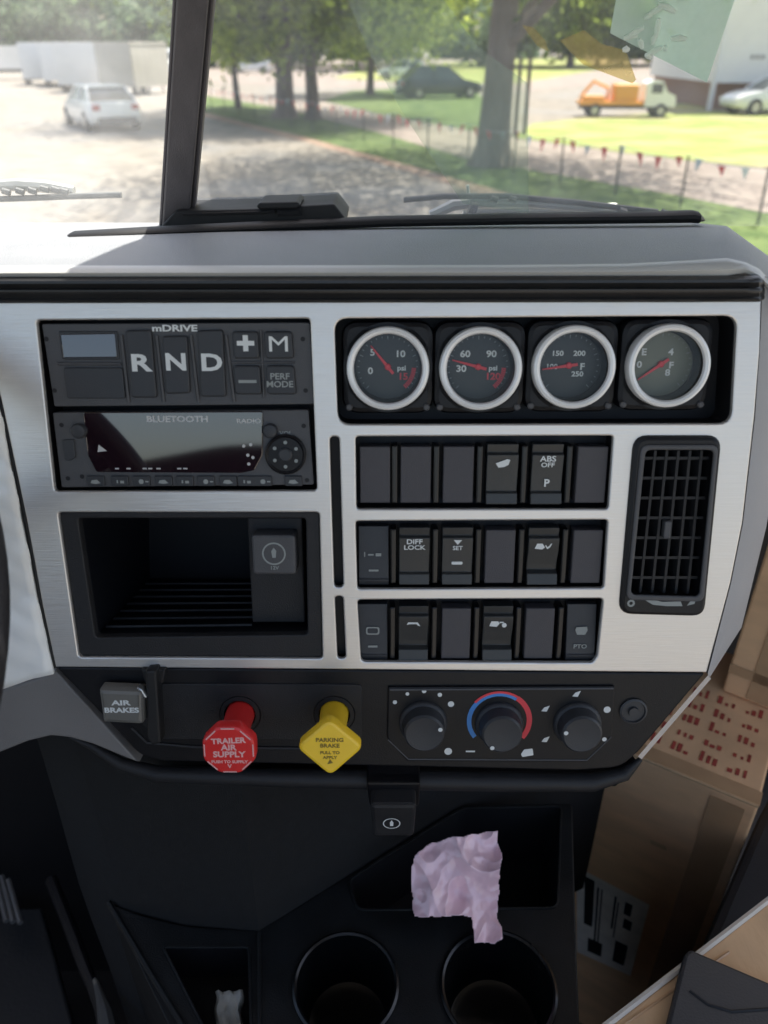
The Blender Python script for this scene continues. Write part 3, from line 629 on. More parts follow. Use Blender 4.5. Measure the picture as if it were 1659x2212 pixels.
# recess backing behind holes
def shrink_box(name, hole, depth, m, floor=True):
    g = G(); n = len(hole); g.v += [(x, y, -.001) for x, y in hole] + [(x, y, -depth) for x, y in hole]
    for j in range(n): g.f.append((j, (j+1) % n, n+(j+1) % n, n+j)); g.mi.append(0)
    g.f.append(tuple(range(n, 2*n))); g.mi.append(0)
    return g.build(name, m, dash)
def grow(h, d):
    cx = sum(p[0] for p in h)/len(h); cy = sum(p[1] for p in h)/len(h)
    return [(x+(d if x > cx else -d), y+(d if y > cy else -d)) for x, y in h]
for h, dd, nm in ((hA, .03, 'radio_recess'), (hC, .03, 'gauge_recess'), (hD, .01, 'slot_recess'), (hE, .01, 'slot_recess'), (hF, .02, 'switch_recess'), (hG, .02, 'switch_recess'), (hH, .02, 'switch_recess')):
    shrink_box(nm, grow(h, .001), dd, RECESS)
# black ribbed strip over the fascia
g = G()
prof = [(-.004, 655), (.004, 655), (.006, 649), (.0045, 644), (.006, 638), (.0075, 633), (.0075, 627), (.005, 623), (.0065, 618), (.0085, 613), (.0085, 607), (.006, 602), (.004, 598), (-.004, 596)]
us = [-120, 0, 400, 830, 1200, 1500, 1610, 1640, 1652]
for i, u in enumerate(us):
    for (o_, v) in prof:
        dv = 0 if u < 1500 else 0
        vv = v - 2.5*(u/1650) if u < 1610 else v - 3
        if i == len(us)-1: vv = 627+(vv-627)*.75; o_ = o_*.4-.004
        x, y = pl(u, vv, o_); g.v.append((x, y, o_))
N = len(prof)
for i in range(len(us)-1):
    for j in range(N-1): g.f.append((i*N+j, i*N+j+1, (i+1)*N+j+1, (i+1)*N+j)); g.mi.append(0)
g.build('ribbed_strip', RIBB, dash, ang=50)
# dash top (loft), world coordinates turned into panel space
PMI = PM.inverted()
g = G(); cols = [(-260, 0), (-100, 0), (100, 0), (300, 0), (600, 0), (830, 0), (1100, 0), (1350, -2), (1500, -8), (1570, -12), (1610, -6), (1640, 6), (1668, 30), (1720, 80)]
for ci, (u, dv) in enumerate(cols):
    lip = 598 - 2.5*(u/1650)
    pr_ = [(lip+0, .003), (lip-8+dv*.5, .006), (lip-18+dv, .004), (lip-24+dv*1.2, -.003)]
    if u > 1590: pr_ = [(lip+dv*1.2, .0), (lip-8+dv*1.2, .002), (lip-18+dv*1.2, -.002), (lip-22+dv*1.2, -.01)]
    for (v, o_) in pr_:
        x, y = pl(u, v, o_); g.v.append((x, y, o_))
    x0 = PM @ Vector(g.v[-1])
    edge = 478 if u < 1500 else 478 + max(0, (u-1560))*.72
    lastu = u
    far = at_y(u, edge+3, .68 if u < 1600 else .66); 
    for t in (.06, .3, .6, .92, 1.0):
        q = x0.lerp(far, t); q.z += .004*math.sin(PI*t) if t < .92 else 0
        g.v.append(tuple(PMI @ q))
    q = far + Vector((0, .05, -.05)); g.v.append(tuple(PMI @ q))
N = 10
for i in range(len(cols)-1):
    for j in range(N-1): g.f.append((i*N+j, i*N+j+1, (i+1)*N+j+1, (i+1)*N+j)); g.mi.append(0 if j >= 3 else 1)
g.build('dash_top', [DASHTOP, mat('dash_lip_highlight', (.62, .62, .60), .4, .1, bump=.2, bscale=900)], dash, ang=60)  # lip paler to paint the light its rounded edge catches
# right side band
g = G(); fr_ = [(1652, 596), (1646, 645), (1641, 760), (1631, 900), (1605, 1130), (1579, 1260), (1529, 1454)]
ou = [(1720, 610), (1712, 700), (1704, 800), (1692, 930), (1655, 1140), (1602, 1355), (1534, 1462)]
n = len(fr_)
for (u, v) in fr_: g.v.append(P3(u, v, -.001))
for (u, v), (a, b) in zip(ou, fr_): g.v.append(P3((u+a)/2-2, (v+b)/2, -.006))
for (u, v) in ou: g.v.append(P3(u, v, -.03))
for (u, v) in ou: x, y, z = P3(u, v, -.03); g.v.append((x+.003, y, -.22))
for r_ in range(3):
    for i in range(n-1): g.f.append((r_*n+i, r_*n+i+1, (r_+1)*n+i+1, (r_+1)*n+i)); g.mi.append(0)
g.build('side_panel', SIDEGREY, dash, ang=40)
# ---- lower black panel
LOW = [(121, 1444), (1526, 1457), (1378, 1632), (1340, 1662), (1250, 1668), (350, 1648), (300, 1636), (268, 1600)]
gz = -.002
kh1, kh2 = pl(518, 1545), pl(722, 1545)
def circ(c, r, n=32): return [(c[0]+r*math.cos(2*PI*i/n), c[1]+r*math.sin(2*PI*i/n)) for i in range(n)]
g = G(); g.poly(rnd(plist(LOW), [.001, .002, .01, .008, 0, 0, .01, .004]), [circ(kh1, .0155), circ(kh2, .0155)], -.012, gz, .0015); g.build('lower_fascia', BLACK, dash)
g = G(); g.poly(R([(345, 1478), (782, 1480), (782, 1600), (345, 1598), (300, 1560)], .004), [circ(kh1, .0155), circ(kh2, .0155)], gz, gz+.0012, .0006); g.build('valve_plate', DARK, dash)
g = G(); g.tube([P3(285, 1572, gz+.0005), P3(318, 1604, gz+.0005), P3(420, 1613, gz+.0005), P3(760, 1618, gz+.0005)], .0012, 6); g.build('moulding_line', DARK, dash)
g = G(); g.add([P3(1530, 1458, -.001), P3(1536, 1466, -.006), P3(1386, 1640, -.006), P3(1378, 1634, -.001)], [(0, 1, 2, 3)]); g.build('edge_strip', mat('pale_edge', (.55, .50, .46), .5), dash, smooth=False)
# bottom rolled lip
g = G(); path = [(150, 1590, 4), (200, 1612, 10), (260, 1650, 16), (340, 1672, 20), (600, 1680, 22), (830, 1684, 24), (1100, 1688, 24), (1280, 1690, 22), (1350, 1672, 16), (1384, 1640, 6)]
for dz in (0,):
    pts = []; rs = []
    for (u, v, h) in path: x, y = pl(u, v, -.012); pts.append((x, y, -.012)); rs.append(h*.00033)
    g.tube(pts, rs, 12)
g.build('rolled_lip', DARK, dash)
g = G(); path = [(330, 1690), (600, 1696), (830, 1702), (1100, 1706), (1330, 1698), (1380, 1650)]
top = [P3(u, v, -.012) for u, v in path]; bot = [(x, y-.012, -.09) for x, y, z in top]; m_ = len(path)
g.add(top+bot, [(i, i+1, m_+i+1, m_+i) for i in range(m_-1)]); g.build('underside', RECESS, dash, smooth=False)
# ---- shifter module
sh = empty('shift_selector', parent=dash, loc=(*pl(380, 785), -.004))
SO = Vector((*pl(380, 785), -.004))
class S:        # builds in the space of a part that sits at SO
    pass
def sub(gm, name, m, parent, org, **k):
    gm.v = [tuple(Vector(p)-Vector(org)) for p in gm.v]; return gm.build(name, m, parent, **k)
def quad(pix, out, z0, z1, r=.001, bev=.0006, gm=None, mi=0):
    gm = gm or G(); gm.poly(rnd(plist(pix, out), r), [], z0, z1, bev, mi); return gm
g = quad([(84, 700), (668, 697), (680, 875), (112, 880)], 0, -.012, -.004, .0015); 
for (u, v) in ((95, 733), (113, 845), (653, 733), (659, 845)): g.lathe([(0, .0002), (.0016, .0002)], pl(u, v), 10, mi=1, z0=-.0039)
sub(g, 'housing', [MODULE, RECESS], sh, SO)
sub(quad([(122, 716), (250, 716), (255, 778), (130, 778)], 0, -.004, -.003, .001), 'display_frame', BUTTON, sh, SO)
sub(quad([(126, 722), (245, 720), (250, 773), (133, 774)], 0, -.003, -.0026, .001), 'display', GLOSSB, sh, SO)
sub(quad([(133, 795), (262, 795), (268, 862), (142, 862)], 0, -.004, -.0022, .002), 'button', BUTTON, sh, SO)
def btn(pix, ch, size, u, v, sx=1.15, z=-.0012, bold=.03, m=WHITE):
    b = sub(quad(pix, 0, -.004, z, .0025, .0012), 'button', BUTTON, sh, SO)
    if ch:
        g = G()
        for (t, du, dv, sz) in ch:
            x, y = pl(u+du, v+dv); text(g, t, sz, x, y, z+.0002, sx, bold)
        sub(g, 'lettering', m, b, SO, smooth=False)
btn([(268, 714), (325, 712), (338, 860), (282, 860)], [('R', 0, 0, .0155)], 0, 302, 786, 1.45)
btn([(348, 726), (403, 725), (410, 850), (356, 852)], [('N', 0, 0, .0155)], 0, 379, 784, 1.25)
btn([(424, 714), (480, 712), (488, 858), (432, 858)], [('D', 0, 0, .0155)], 0, 456, 785, 1.3)
btn([(500, 716), (556, 716), (560, 775), (504, 776)], [('+', 0, 0, .019)], 0, 530, 745, 1.1, bold=.04)
btn([(569, 716), (630, 716), (634, 775), (573, 776)], [('M', 0, 0, .0145)], 0, 601, 745, 1.35, bold=.0)
btn([(503, 790), (560, 790), (565, 853), (507, 853)], [('–', 0, 0, .016)], 0, 534, 822, 1.3, bold=.03, m=DIMW)
btn([(573, 790), (634, 790), (640, 853), (577, 853)], [('PERF', 0, -8, .0058), ('MODE', 0, 9, .0058)], 0, 604, 822, 1.1, bold=.02, m=DIMW)
g = G(); x, y = pl(374, 710); text(g, 'mDRIVE', .0058, x, y, -.0036, 1.5, .03); sub(g, 'lettering', WHITE, sh, SO, smooth=False)
# raised ribs between the buttons
g = G()
for (u0, u1) in ((262, 274), (338, 350), (412, 425), (488, 502)): g.tube([P3(u0, 724, -.0035), P3(u1+4, 868, -.0035)], .0013, 6)
g.tube([P3(563, 712, -.0035), P3(570, 860, -.0035)], .0009, 6); g.tube([P3(126, 786, -.0035), P3(262, 786, -.0035)], .0012, 6); g.tube([P3(500, 783, -.0035), P3(636, 783, -.0035)], .0009, 6)
sub(g, 'divider_rib', MODULE, sh, SO)
# ---- radio
RO = Vector((*pl(400, 975), -.004)); rd = empty('radio', parent=dash, loc=RO)
g = quad([(108, 893), (665, 887), (677, 1050), (128, 1056)], 0, -.012, -.004, .0015)
for (u, v) in ((128, 920), (142, 1036), (655, 922), (662, 1040), (173, 1032)): g.lathe([(0, .0002), (.0016, .0002)], pl(u, v), 10, mi=1, z0=-.0039)
sub(g, 'housing', [MODULE, RECESS], rd, RO)
sub(quad([(176, 892), (566, 890), (566, 985), (548, 1018), (520, 1024), (205, 1022), (186, 985)], 0, -.004, -.0028, .0015), 'display', GLOSSB, rd, RO)
g = G(); x, y = pl(381, 907); text(g, 'BLUETOOTH', .0058, x, y, -.0026, 1.25, .03); sub(g, 'lettering', mat('soft_white_print', (.55, .55, .54), .5), rd, RO, smooth=False); g = G(); x, y = pl(536, 911); text(g, 'RADIO', .0042, x, y, -.0026, 1.3, .02); sub(g, 'lettering', MATS['soft_white_print'], rd, RO, smooth=False); g = G()
for (u, v) in ((525, 965), (540, 962), (534, 985), (545, 990), (536, 1004)): g.lathe([(0, .0001), (.0012, .0001)], pl(u, v), 8, z0=-.0027)
for u in (250, 275, 310, 322, 340, 385, 398): g.poly(rect(*pl(u, 1014), .0028, .0010), [], -.0028, -.0026, 0)
g.poly(plist([(210, 962), (228, 976), (208, 978)]), [], -.0028, -.0026, 0)
sub(g, 'display_symbols', MATS['soft_white_print'], rd, RO, smooth=False)
for (u, v, s1) in ((168, 932, .0052), (583, 932, .005)):
    g = G(); g.lathe([(s1, 0), (s1, .003), (s1*.85, .0042), (s1*.55, .0046), (0, .0046)], pl(u, v), 24, z0=-.004); sub(g, 'small_knob', BUTTON, rd, RO)
g = G(); c = pl(616, 983); g.lathe([(.0142, 0), (.0142, .0025), (.0132, .0035)], c, 36, z0=-.004); g.lathe([(.0132, .0035), (.0118, .0022), (0, .0026)], c, 36, z0=-.004); kb = sub(g, 'round_dial', BLACK, rd, RO)
g = G(); g.lathe([(.0048, 0), (.0048, .0016), (.0038, .0024), (0, .0024)], c, 20, z0=-.0018)
for k in range(6): a = k*PI/3+.5; g.lathe([(.0013, 0), (.0013, .0004), (0, .0004)], (c[0]+.0085*math.cos(a), c[1]+.0085*math.sin(a)), 8, mi=1, z0=-.0016)
sub(g, 'dial_button', [BUTTON, DIMW], kb, RO)
sub(quad([(130, 952), (156, 950), (160, 990), (146, 998), (136, 995)], 0, -.004, -.0025, .0015), 'usb_cover', BUTTON, rd, RO)
for k, u in enumerate((203, 255, 302, 350, 396, 442, 490, 530, 566, 632)):
    b = sub(quad([(u-19, 1030), (u+19, 1030), (u+21, 1052), (u-17, 1052)], 0, -.004, -.0022, .001), 'button', BUTTON, rd, RO)
    g = G(); x, y = pl(u+1, 1042)
    if k % 3 == 0: g.poly([(x-.0035, y-.001), (x, y-.0016), (x+.0035, y-.001), (x+.001, y+.0014), (x-.0025, y+.001)], [], -.0022, -.002, 0)
    elif k % 3 == 1: g.poly(rect(x-.0015, y, .001, .0022), [], -.0022, -.002, 0); g.poly(rect(x+.0018, y-.0003, .0026, .0018), [], -.0022, -.002, 0)
    else: g.poly(circ((x, y), .0018, 8), [], -.0022, -.002, 0); g.poly(rect(x+.004, y, .0022, .0009), [], -.0022, -.002, 0)
    sub(g, 'symbol', DIMW, b, RO, smooth=False)
g = G(); x, y = pl(616, 938); text(g, 'VOL', .0038, x, y, -.0037, 1.2, .02); sub(g, 'lettering', DIMW, rd, RO, smooth=False)
# ---- storage bin
BO = Vector((*pl(410, 1265), -.002)); bn = empty('storage_bin', parent=dash, loc=BO)
inner = plist([(168, 1122), (658, 1122), (664, 1372), (656, 1378), (212, 1384), (200, 1378)]) 
def wall(g, pts, mi=0): g.add(pts, [tuple(range(len(pts)))], mi)
i_tl, i_tr, i_br, i_bl = pl(166, 1122), pl(660, 1122), pl(664, 1374), pl(204, 1380)
g = G(); g.poly(grow(hB, -.0002), [rnd([i_tl, i_tr, i_br, i_bl], .003)], -.01, -.0022, .0012); sub(g, 'bin_frame', DARK, bn, BO)
D = .125; yb = pl(320, 1250, -D)[1]; yt = pl(320, 1090, -D)[1]
g = G()
fl, frr, ftl, ftr = (*i_bl, -.0095), (*i_br, -.0095), (*i_tl, -.0095), (*i_tr, -.0095)
bl_, br_, btl, btr = (i_bl[0]+.004, yb, -D), (i_br[0], yb, -D), (i_tl[0]+.012, yt, -D), (i_tr[0], yt, -D)
g.add([fl, frr, br_, bl_], [(0, 1, 2, 3)]); g.add([ftl, fl, bl_, btl], [(0, 1, 2, 3)]); g.add([frr, ftr, btr, br_], [(0, 1, 2, 3)]); g.add([ftl, btl, btr, ftr], [(0, 1, 2, 3)]); g.add([bl_, br_, btr, btl], [(0, 1, 2, 3)])
sub(g, 'bin_well', mat('bin_black', (.004, .005, .008), .5, spec=.3), bn, BO, smooth=False)
g = G()
for k in range(7):
    t = .08+k*.13; a = Vector(fl).lerp(Vector(bl_), t); b = Vector(frr).lerp(Vector(br_), t); g.tube([a+Vector((.002, .0015, 0)), a.lerp(b, .72)+Vector((0, .0015, 0))], .0014, 6)
sub(g, 'floor_rib', BLACK, bn, BO)
g = G(); x0, x1 = pl(538, 1200, -.02)[0], pl(655, 1200, -.02)[0]; y0, y1 = pl(600, 1345, -.02)[1], pl(600, 1118, -.02)[1]
g.poly(rnd(rect((x0+x1)/2, (y0+y1)/2, x1-x0, y1-y0), .0015), [], -.10, -.020, .0012); sub(g, 'socket_block', DARK, bn, BO)
cx, cy = pl(590, 1200, .0); g = G(); g.poly(rnd(rect(cx, cy-.001, .0315, .030), .003), [], -.02, -.004, .0018); cap = sub(g, 'socket_cap', MODULE, bn, BO)
g = G(); g.poly(circ((cx, cy), .0085), [circ((cx, cy), .0074)], -.004, -.0037, 0); g.poly([(cx-.0012, cy-.003), (cx+.0012, cy-.003), (cx+.0018, cy+.002), (cx, cy+.0045), (cx-.0018, cy+.002)], [], -.004, -.0037, 0)
text(g, '12V', .0036, cx, cy-.0108, -.0038, 1.1, .02); sub(g, 'socket_symbol', DIMW, cap, BO, smooth=False)
# ---- gauges
GC = [(838, 797), (1039, 797), (1241, 794), (1446, 791)]
def mkgauge(i):
    u, v = GC[i]; c = pl(u, v, .0); O_ = Vector((c[0], c[1], 0))
    gr = empty('gauge', parent=dash, loc=O_)
    g = G(); g.poly(rnd(rect(0, 0, .0625, .062), .012, 8), [circ((0, 0), .0262)], -.022, -.008, .004); g.build('housing', BLACK, gr)
    g = G(); g.lathe([(.0275, -.010), (.0277, -.001), (.0270, .0010), (.0253, .0018), (.0236, .0010), (.0228, -.001)], n=64); g.build('bezel_ring', CHROME, gr)
    g = G(); g.lathe([(.0229, -.001), (.0226, -.017)], n=48); g.lathe([(.0226, -.017), (.0215, -.0178)], n=48, mi=0); g.build('inner_wall', BLACK, gr)
    dm = mat('dial_face_olive_glare', (.16, .165, .115), .4) if i == 3 else mat('dial_face', (.020, .021, .021), .4)  # fourth dial coloured olive to paint in the green its glass reflects
    g = G(); g.poly(circ((0, 0), .0222, 48), [], -.0185, -.0175, 0); g.build('dial', dm, gr)
    g = G(); z = -.0174
    # tick ring
    for k in range(25):
        a = math.radians(225-k*270/24); r0 = .0196 if k % 6 else .0184; ca, sa = math.cos(a), math.sin(a)
        p0 = Vector((ca*r0, sa*r0)); p1 = Vector((ca*.0208, sa*.0208)); nrm = Vector((-sa, ca))*.00022
        g.poly([tuple(p0-nrm), tuple(p1-nrm), tuple(p1+nrm), tuple(p0+nrm)], [], z, z+.0001, 0, mi=1)
    nums = [[('5', -.0105, .0095, 1), ('0', -.012, -.003, 1), ('10', .0085, .0085, 1), ('psi', .0095, -.001, 1)], [('60', -.009, .0085, 1), ('30', -.0115, -.0015, 1), ('90', .009, .0085, 1), ('psi', .0105, -.001, 1)],
            [('150', -.008, .008, 1), ('200', .007, .008, 1), ('100', -.0115, -.001, 1), ('250', .0065, -.006, 1), ('F', .0095, -.001, 1)], [('E', -.012, .008, 1), ('4', .0065, .008, 1), ('0', -.0145, -.0005, 1), ('8', .0055, -.006, 1), ('F', .0075, -.001, 1)]][i]
    for (t, x, y, _) in nums: text(g, t, .0062 if len(t) < 3 else .0048, x, y, z+.0001, 1.15, .03)
    g.build('dial_numbers', [WHITE, DIMW], gr, smooth=False)
    g = G()
    if i < 2:
        for k in range(12):
            a0 = math.radians(-50+k*4); a1 = math.radians(-46.5+k*4); r0, r1 = .0165, .0195
            g.poly([(r0*math.cos(a0), r0*math.sin(a0)), (r1*math.cos(a0), r1*math.sin(a0)), (r1*math.cos(a1), r1*math.sin(a1)), (r0*math.cos(a1), r0*math.sin(a1))], [], z, z+.0001, 0)
        text(g, '15' if i == 0 else '120', .0064, .0105, -.0068, z+.0002, 1.1, .03)
    tgt = [(805, 760), (980, 783), (1172, 806), (1386, 828)][i]; pv = [(842, 806), (1044, 800), (1236, 797), (1436, 795)][i]
    t2 = Vector(pl(*tgt, z+.002)); p2 = Vector(pl(*pv, z+.002)); dv_ = (t2-p2); 
    pv0 = Vector((0, 0)); dirn = dv_.normalized(); nr = Vector((-dirn.y, dirn.x)); L_ = .0185
    g.poly([tuple(pv0-dirn*.006-nr*.0010), tuple(pv0-nr*.0011), tuple(dirn*L_-nr*.0004), tuple(dirn*L_+nr*.0004), tuple(pv0+nr*.0011), tuple(pv0-dirn*.006+nr*.0010)][::1], [], z+.0014, z+.002, .0001)
    g.lathe([(.0022, 0), (.0022, .0018), (.0015, .0024), (0, .0024)], n=16, z0=z)
    g.build('needle', REDP, gr)
    g = G(); g.poly(circ((0, 0), .0228, 40), [], -.0032, -.003, 0); g.build('gauge_glass', film_mat('gauge_glass_%d' % i, (.95, .96, .95), .004 if i < 3 else .03, .025, .04), gr, smooth=False)
    for s_ in (-1, 1):
        g = G(); g.lathe([(.0024, 0), (.0024, .0012), (.0015, .002), (0, .002)], (s_*.0265, -.0265), 12, z0=-.008); g.build('screw', MODULE, gr)
for i in range(4): mkgauge(i)
# ---- rocker switches: one of each kind, then copies
SW, SHH = .0212, .0435
def extr(prof, w_, g=None, mi=0):     # profile (y,z) extruded across x
    g = g or G(); n = len(prof); k = len(g.v)
    for x in (-w_/2, w_/2): g.v += [(x, y, z) for y, z in prof]
    for j in range(n): g.f.append((k+j, k+(j+1) % n, k+n+(j+1) % n, k+n+j)); g.mi.append(mi)
    g.f.append(tuple(k+j for j in range(n))[::-1]); g.f.append(tuple(k+n+j for j in range(n))); g.mi += [mi, mi]
    return g
def bevmod(o, w_=.0006, s=2): md = o.modifiers.new('bevel', 'BEVEL'); md.width = w_; md.segments = s; md.limit_method = 'ANGLE'; return o
def blank_switch(x, y):
    g = G(); g.poly(rnd(rect(0, 0, SW*1.0, SHH*.93), .0008), [], -.016, -.005, .0008); o = g.build('blank_switch', BLANK, dash); o.location = (x, y, 0); return o
DIVM = mat('divider_black', (.008, .008, .009), .3)
def rocker(x, y, kind):
    h = SHH/2
    if kind == 0:   prof = [(-h, -.016), (h, -.016), (h, -.006), (h*.72, -.0075), (h*.66, -.0045), (0, -.0062), (-h*.55, -.0068), (-h*.6, -.0045), (-h*.95, -.0035), (-h, -.006)]
    elif kind == 1: prof = [(-h, -.016), (h, -.016), (h, -.0055), (h*.72, -.0070), (h*.66, -.0035), (h*.2, -.0050), (-h*.25, -.0085), (-h*.5, -.0090), (-h*.58, -.0045), (-h*.95, -.0030), (-h, -.006)]
    else:           prof = [(-h, -.016), (h, -.016), (h, -.010), (h*.4, -.0085), (-h*.3, -.0065), (-h*.75, -.0055), (-h*.8, -.0042), (-h, -.006)]
    g = extr(prof, SW*1.03); m = [ROCK, ROCK, BUTTON][kind]
    o = g.build('rocker_switch', m, dash, ang=20); o.location = (x, y, 0); bevmod(o, .0005); return o
def icon(parent, shape, m=None):
    g = G(); z = -.0044; 
    if shape == 'flag': g.poly([(-.005, .0085), (.003, .0115), (.005, .011), (.004, .0075), (.001, .006), (-.003, .0055)], [], z, z+.0003, 0)
    elif shape == 'two': text(g, 'FOG', .0055, 0, .0115, z, 1.2, .02); text(g, 'LAMP', .0045, 0, .0072, z, 1.2, .02)
    elif shape == 'p': text(g, 'ABS', .0055, 0, .0115, z, 1.2, .02); text(g, 'OFF', .0045, 0, .0072, z, 1.2, .02); text(g, 'P', .0075, 0, -.006, z-.001, 1, .03)
    elif shape == 'axle': text(g, 'I', .005, -.0065, .001, z-.0028, 1, .02); g.poly(rect(-.002, .001, .004, .0012), [], z-.0028, z-.0025, 0); g.poly(rect(.0035, .001, .004, .0022), [], z-.0028, z-.0025, 0); g.poly(rect(0, -.0105, .007, .0014), [], z-.0013, z-.001, 0)
    elif shape == 'lock': text(g, 'DIFF', .005, 0, .0115, z, 1.2, .02); text(g, 'LOCK', .0046, 0, .0072, z, 1.25, .02)
    elif shape == 'up': g.poly([(-.003, .013), (.003, .013), (0, .0095)], [], z, z+.0003, 0); text(g, 'SET', .0042, 0, .0068, z, 1.1, .02); g.poly(rnd(rect(0, -.005, .008, .0022), .001), [], z-.0018, z-.0014, 0)
    elif shape == 'truck': g.poly([(-.0065, .0065), (-.0045, .011), (-.001, .0105), (.0008, .0075), (-.001, .006)], [], z, z+.0003, 0); g.poly([(.001, .0085), (.0025, .0062), (.0045, .0075), (.0065, .0115), (.0058, .0118), (.004, .0087), (.0026, .0075), (.0014, .0095)], [], z, z+.0003, 0)
    elif shape == 'dump': g.poly([(-.0065, .0065), (-.005, .0105), (-.0005, .011), (.001, .0085), (-.001, .006)], [], z, z+.0003, 0); g.poly(circ((.0045, .0072), .0018, 10), [], z, z+.0003, 0); g.poly(rect(.0025, .0095, .003, .001), [], z, z+.0003, 0)
    elif shape == 'ring': g.poly(rnd(rect(0, .0015, .010, .0062), .002), [rnd(rect(0, .0015, .0078, .0042), .0015)], z-.0028, z-.0025, 0); g.poly(rect(0, -.0105, .007, .0016), [], z-.0013, z-.001, 0)
    elif shape == 'hook': g.poly([(-.005, .0075), (-.004, .0095), (.003, .0095), (.005, .0065), (.0035, .0068), (.002, .0082), (-.003, .008)], [], z, z+.0003, 0)
    elif shape == 'lamp': g.poly([(-.004, .0045), (.004, .005), (.0045, .002), (.003, -.0015), (-.003, -.0015), (-.0045, .002)], [], z-.0026, z-.0022, 0); text(g, 'PTO', .0046, -.0005, -.0105, z-.001, 1.15, .02)
    o = g.build('symbol', m or WHITE, parent, smooth=False); return o
rows = [([810, 898, 990, 1085, 1182, 1278], 1025, ['B', 'B', 'B', ('flag', 0), ('p', 0), 'B'], (958, 1093)),
        ([807, 895, 988, 1080, 1173, 1268], 1202, [('axle', 2), ('lock', 0), ('up', 0), 'B', ('truck', 1), 'B'], (1140, 1265)),
        ([805, 893, 985, 1075, 1165, 1257], 1368, [('ring', 2), ('hook', 1), 'B', ('dump', 1), 'B', ('lamp', 2)], (1310, 1427))]
protoB = None; protoR = {}; protoD = None
for us, vc, kinds, (va, vb) in rows:
    xs = [pl(u, vc, -.005)[0] for u in us]; y = (pl(us[0], va, -.005)[1] + pl(us[0], vb, -.005)[1])/2
    for k, (x, kd) in enumerate(zip(xs, kinds)):
        if kd == 'B':
            if protoB is None: o = protoB = blank_switch(x, y)
            else:
                o = protoB.copy(); COL.objects.link(o); o.location = (x, y, 0)
            o['group'] = 'switch positions of the dashboard'
        else:
            sh_, kn = kd
            if kn not in protoR: o = protoR[kn] = rocker(x, y, kn)
            else: o = protoR[kn].copy(); COL.objects.link(o); o.location = (x, y, 0)
            o['group'] = 'switch positions of the dashboard'
            icon(o, sh_, WHITE if kn != 2 else DIMW)
    for k in range(5):
        xm = (xs[k]+xs[k+1])/2
        if protoD is None:
            g = G(); g.poly(rnd(rect(0, 0, .0042, SHH*.96), .001), [], -.018, -.0055, .0012); o = protoD = g.build('switch_divider', DIVM, dash)
        else: o = protoD.copy(); COL.objects.link(o)
        o.location = (xm-.0005, y, 0)
# ---- air vent
VO = Vector((*pl(1447, 1135), 0)); vt = empty('air_vent', parent=dash, loc=VO)
vout = R(VENT, .010); vin = R([(1388, 966), (1540, 966), (1508, 1288), (1356, 1284)], .004)
g = G(); g.poly(vout, [vin], -.004, .0035, .003); sub(g, 'vent_bezel', BLACK, vt, VO)
g = G(); g.poly(R([(1380, 958), (1548, 958), (1516, 1296), (1348, 1292)], .006), [R([(1391, 970), (1537, 970), (1506, 1284), (1359, 1280)], .004)], .003, .0046, .0012); sub(g, 'vent_lip', MODULE, vt, VO)
g = G(); h = vin; n = len(h); h2 = [(x, y) for x, y in h]; g.v += [(x, y, .002) for x, y in h]+[(x, y, -.05) for x, y in h2]; g.f += [(j, (j+1) % n, n+(j+1) % n, n+j) for j in range(n)]+[tuple(range(n, 2*n))]; g.mi += [0]*(n+1); sub(g, 'vent_duct', RECESS, vt, VO)
for k in range(5):
    t = (k+.65)/5.3; a = (1398+(1530-1398)*t, 972); b = (1364+(1500-1364)*t, 1281)
    g = G(); pa, pb_ = Vector((*pl(*a, -.006), 0)), Vector((*pl(*b, -.006), 0)); w2 = .0009
    g.add([(pa.x-w2, pa.y, -.004), (pa.x+w2, pa.y, -.004), (pb_.x+w2, pb_.y, -.004), (pb_.x-w2, pb_.y, -.004), (pa.x-w2-.003, pa.y, -.018), (pa.x+w2-.003, pa.y, -.018), (pb_.x+w2-.003, pb_.y, -.018), (pb_.x-w2-.003, pb_.y, -.018)], [(0, 3, 2, 1), (4, 5, 6, 7), (0, 1, 5, 4), (1, 2, 6, 5), (2, 3, 7, 6), (3, 0, 4, 7)])
    sub(g, 'vertical_slat', DARK, vt, VO, smooth=False)
for k in range(7):
    v = 990+k*43; t = (v-966)/(1286-966); ul, ur = 1388-32*t, 1540-32*t
    a = Vector(pl(ul, v, -.004)); b = Vector(pl(ur, v, -.004)); g = G()
    g.add([(a.x, a.y-.0010, -.0045), (b.x, b.y-.0010, -.0045), (b.x, b.y+.0010, -.0045), (a.x, a.y+.0010, -.0045), (a.x, a.y-.0010-.004, -.018), (b.x, b.y-.005, -.018), (b.x, b.y-.003, -.018), (a.x, a.y-.003, -.018)], [(0, 1, 2, 3), (3, 2, 6, 7), (0, 4, 5, 1)])
    sub(g, 'horizontal_slat', DARK, vt, VO, smooth=False)
g = G(); x, y = pl(1440, 1143, -.003); g.poly(rnd(rect(x, y, .0052, .013), .0015), [], -.006, -.0005, .001); sub(g, 'slat_tab', MODULE, vt, VO)
g = G(); x, y = pl(1363, 1303, .0035); g.poly(circ((x, y), .0028, 10), [circ((x, y), .0014, 8)], .0035, .0038, 0)
pts = [pl(u, v, .0035) for u, v in ((1388, 1293), (1400, 1292), (1430, 1300), (1470, 1299), (1474, 1309), (1440, 1309), (1410, 1306))]; g.poly(pts, [], .0035, .0038, 0)
g.poly(plist([(1484, 1308), (1496, 1292), (1503, 1294), (1500, 1304)], .0035), [], .0035, .0038, 0); sub(g, 'vent_symbol', DIMW, vt, VO, smooth=False)
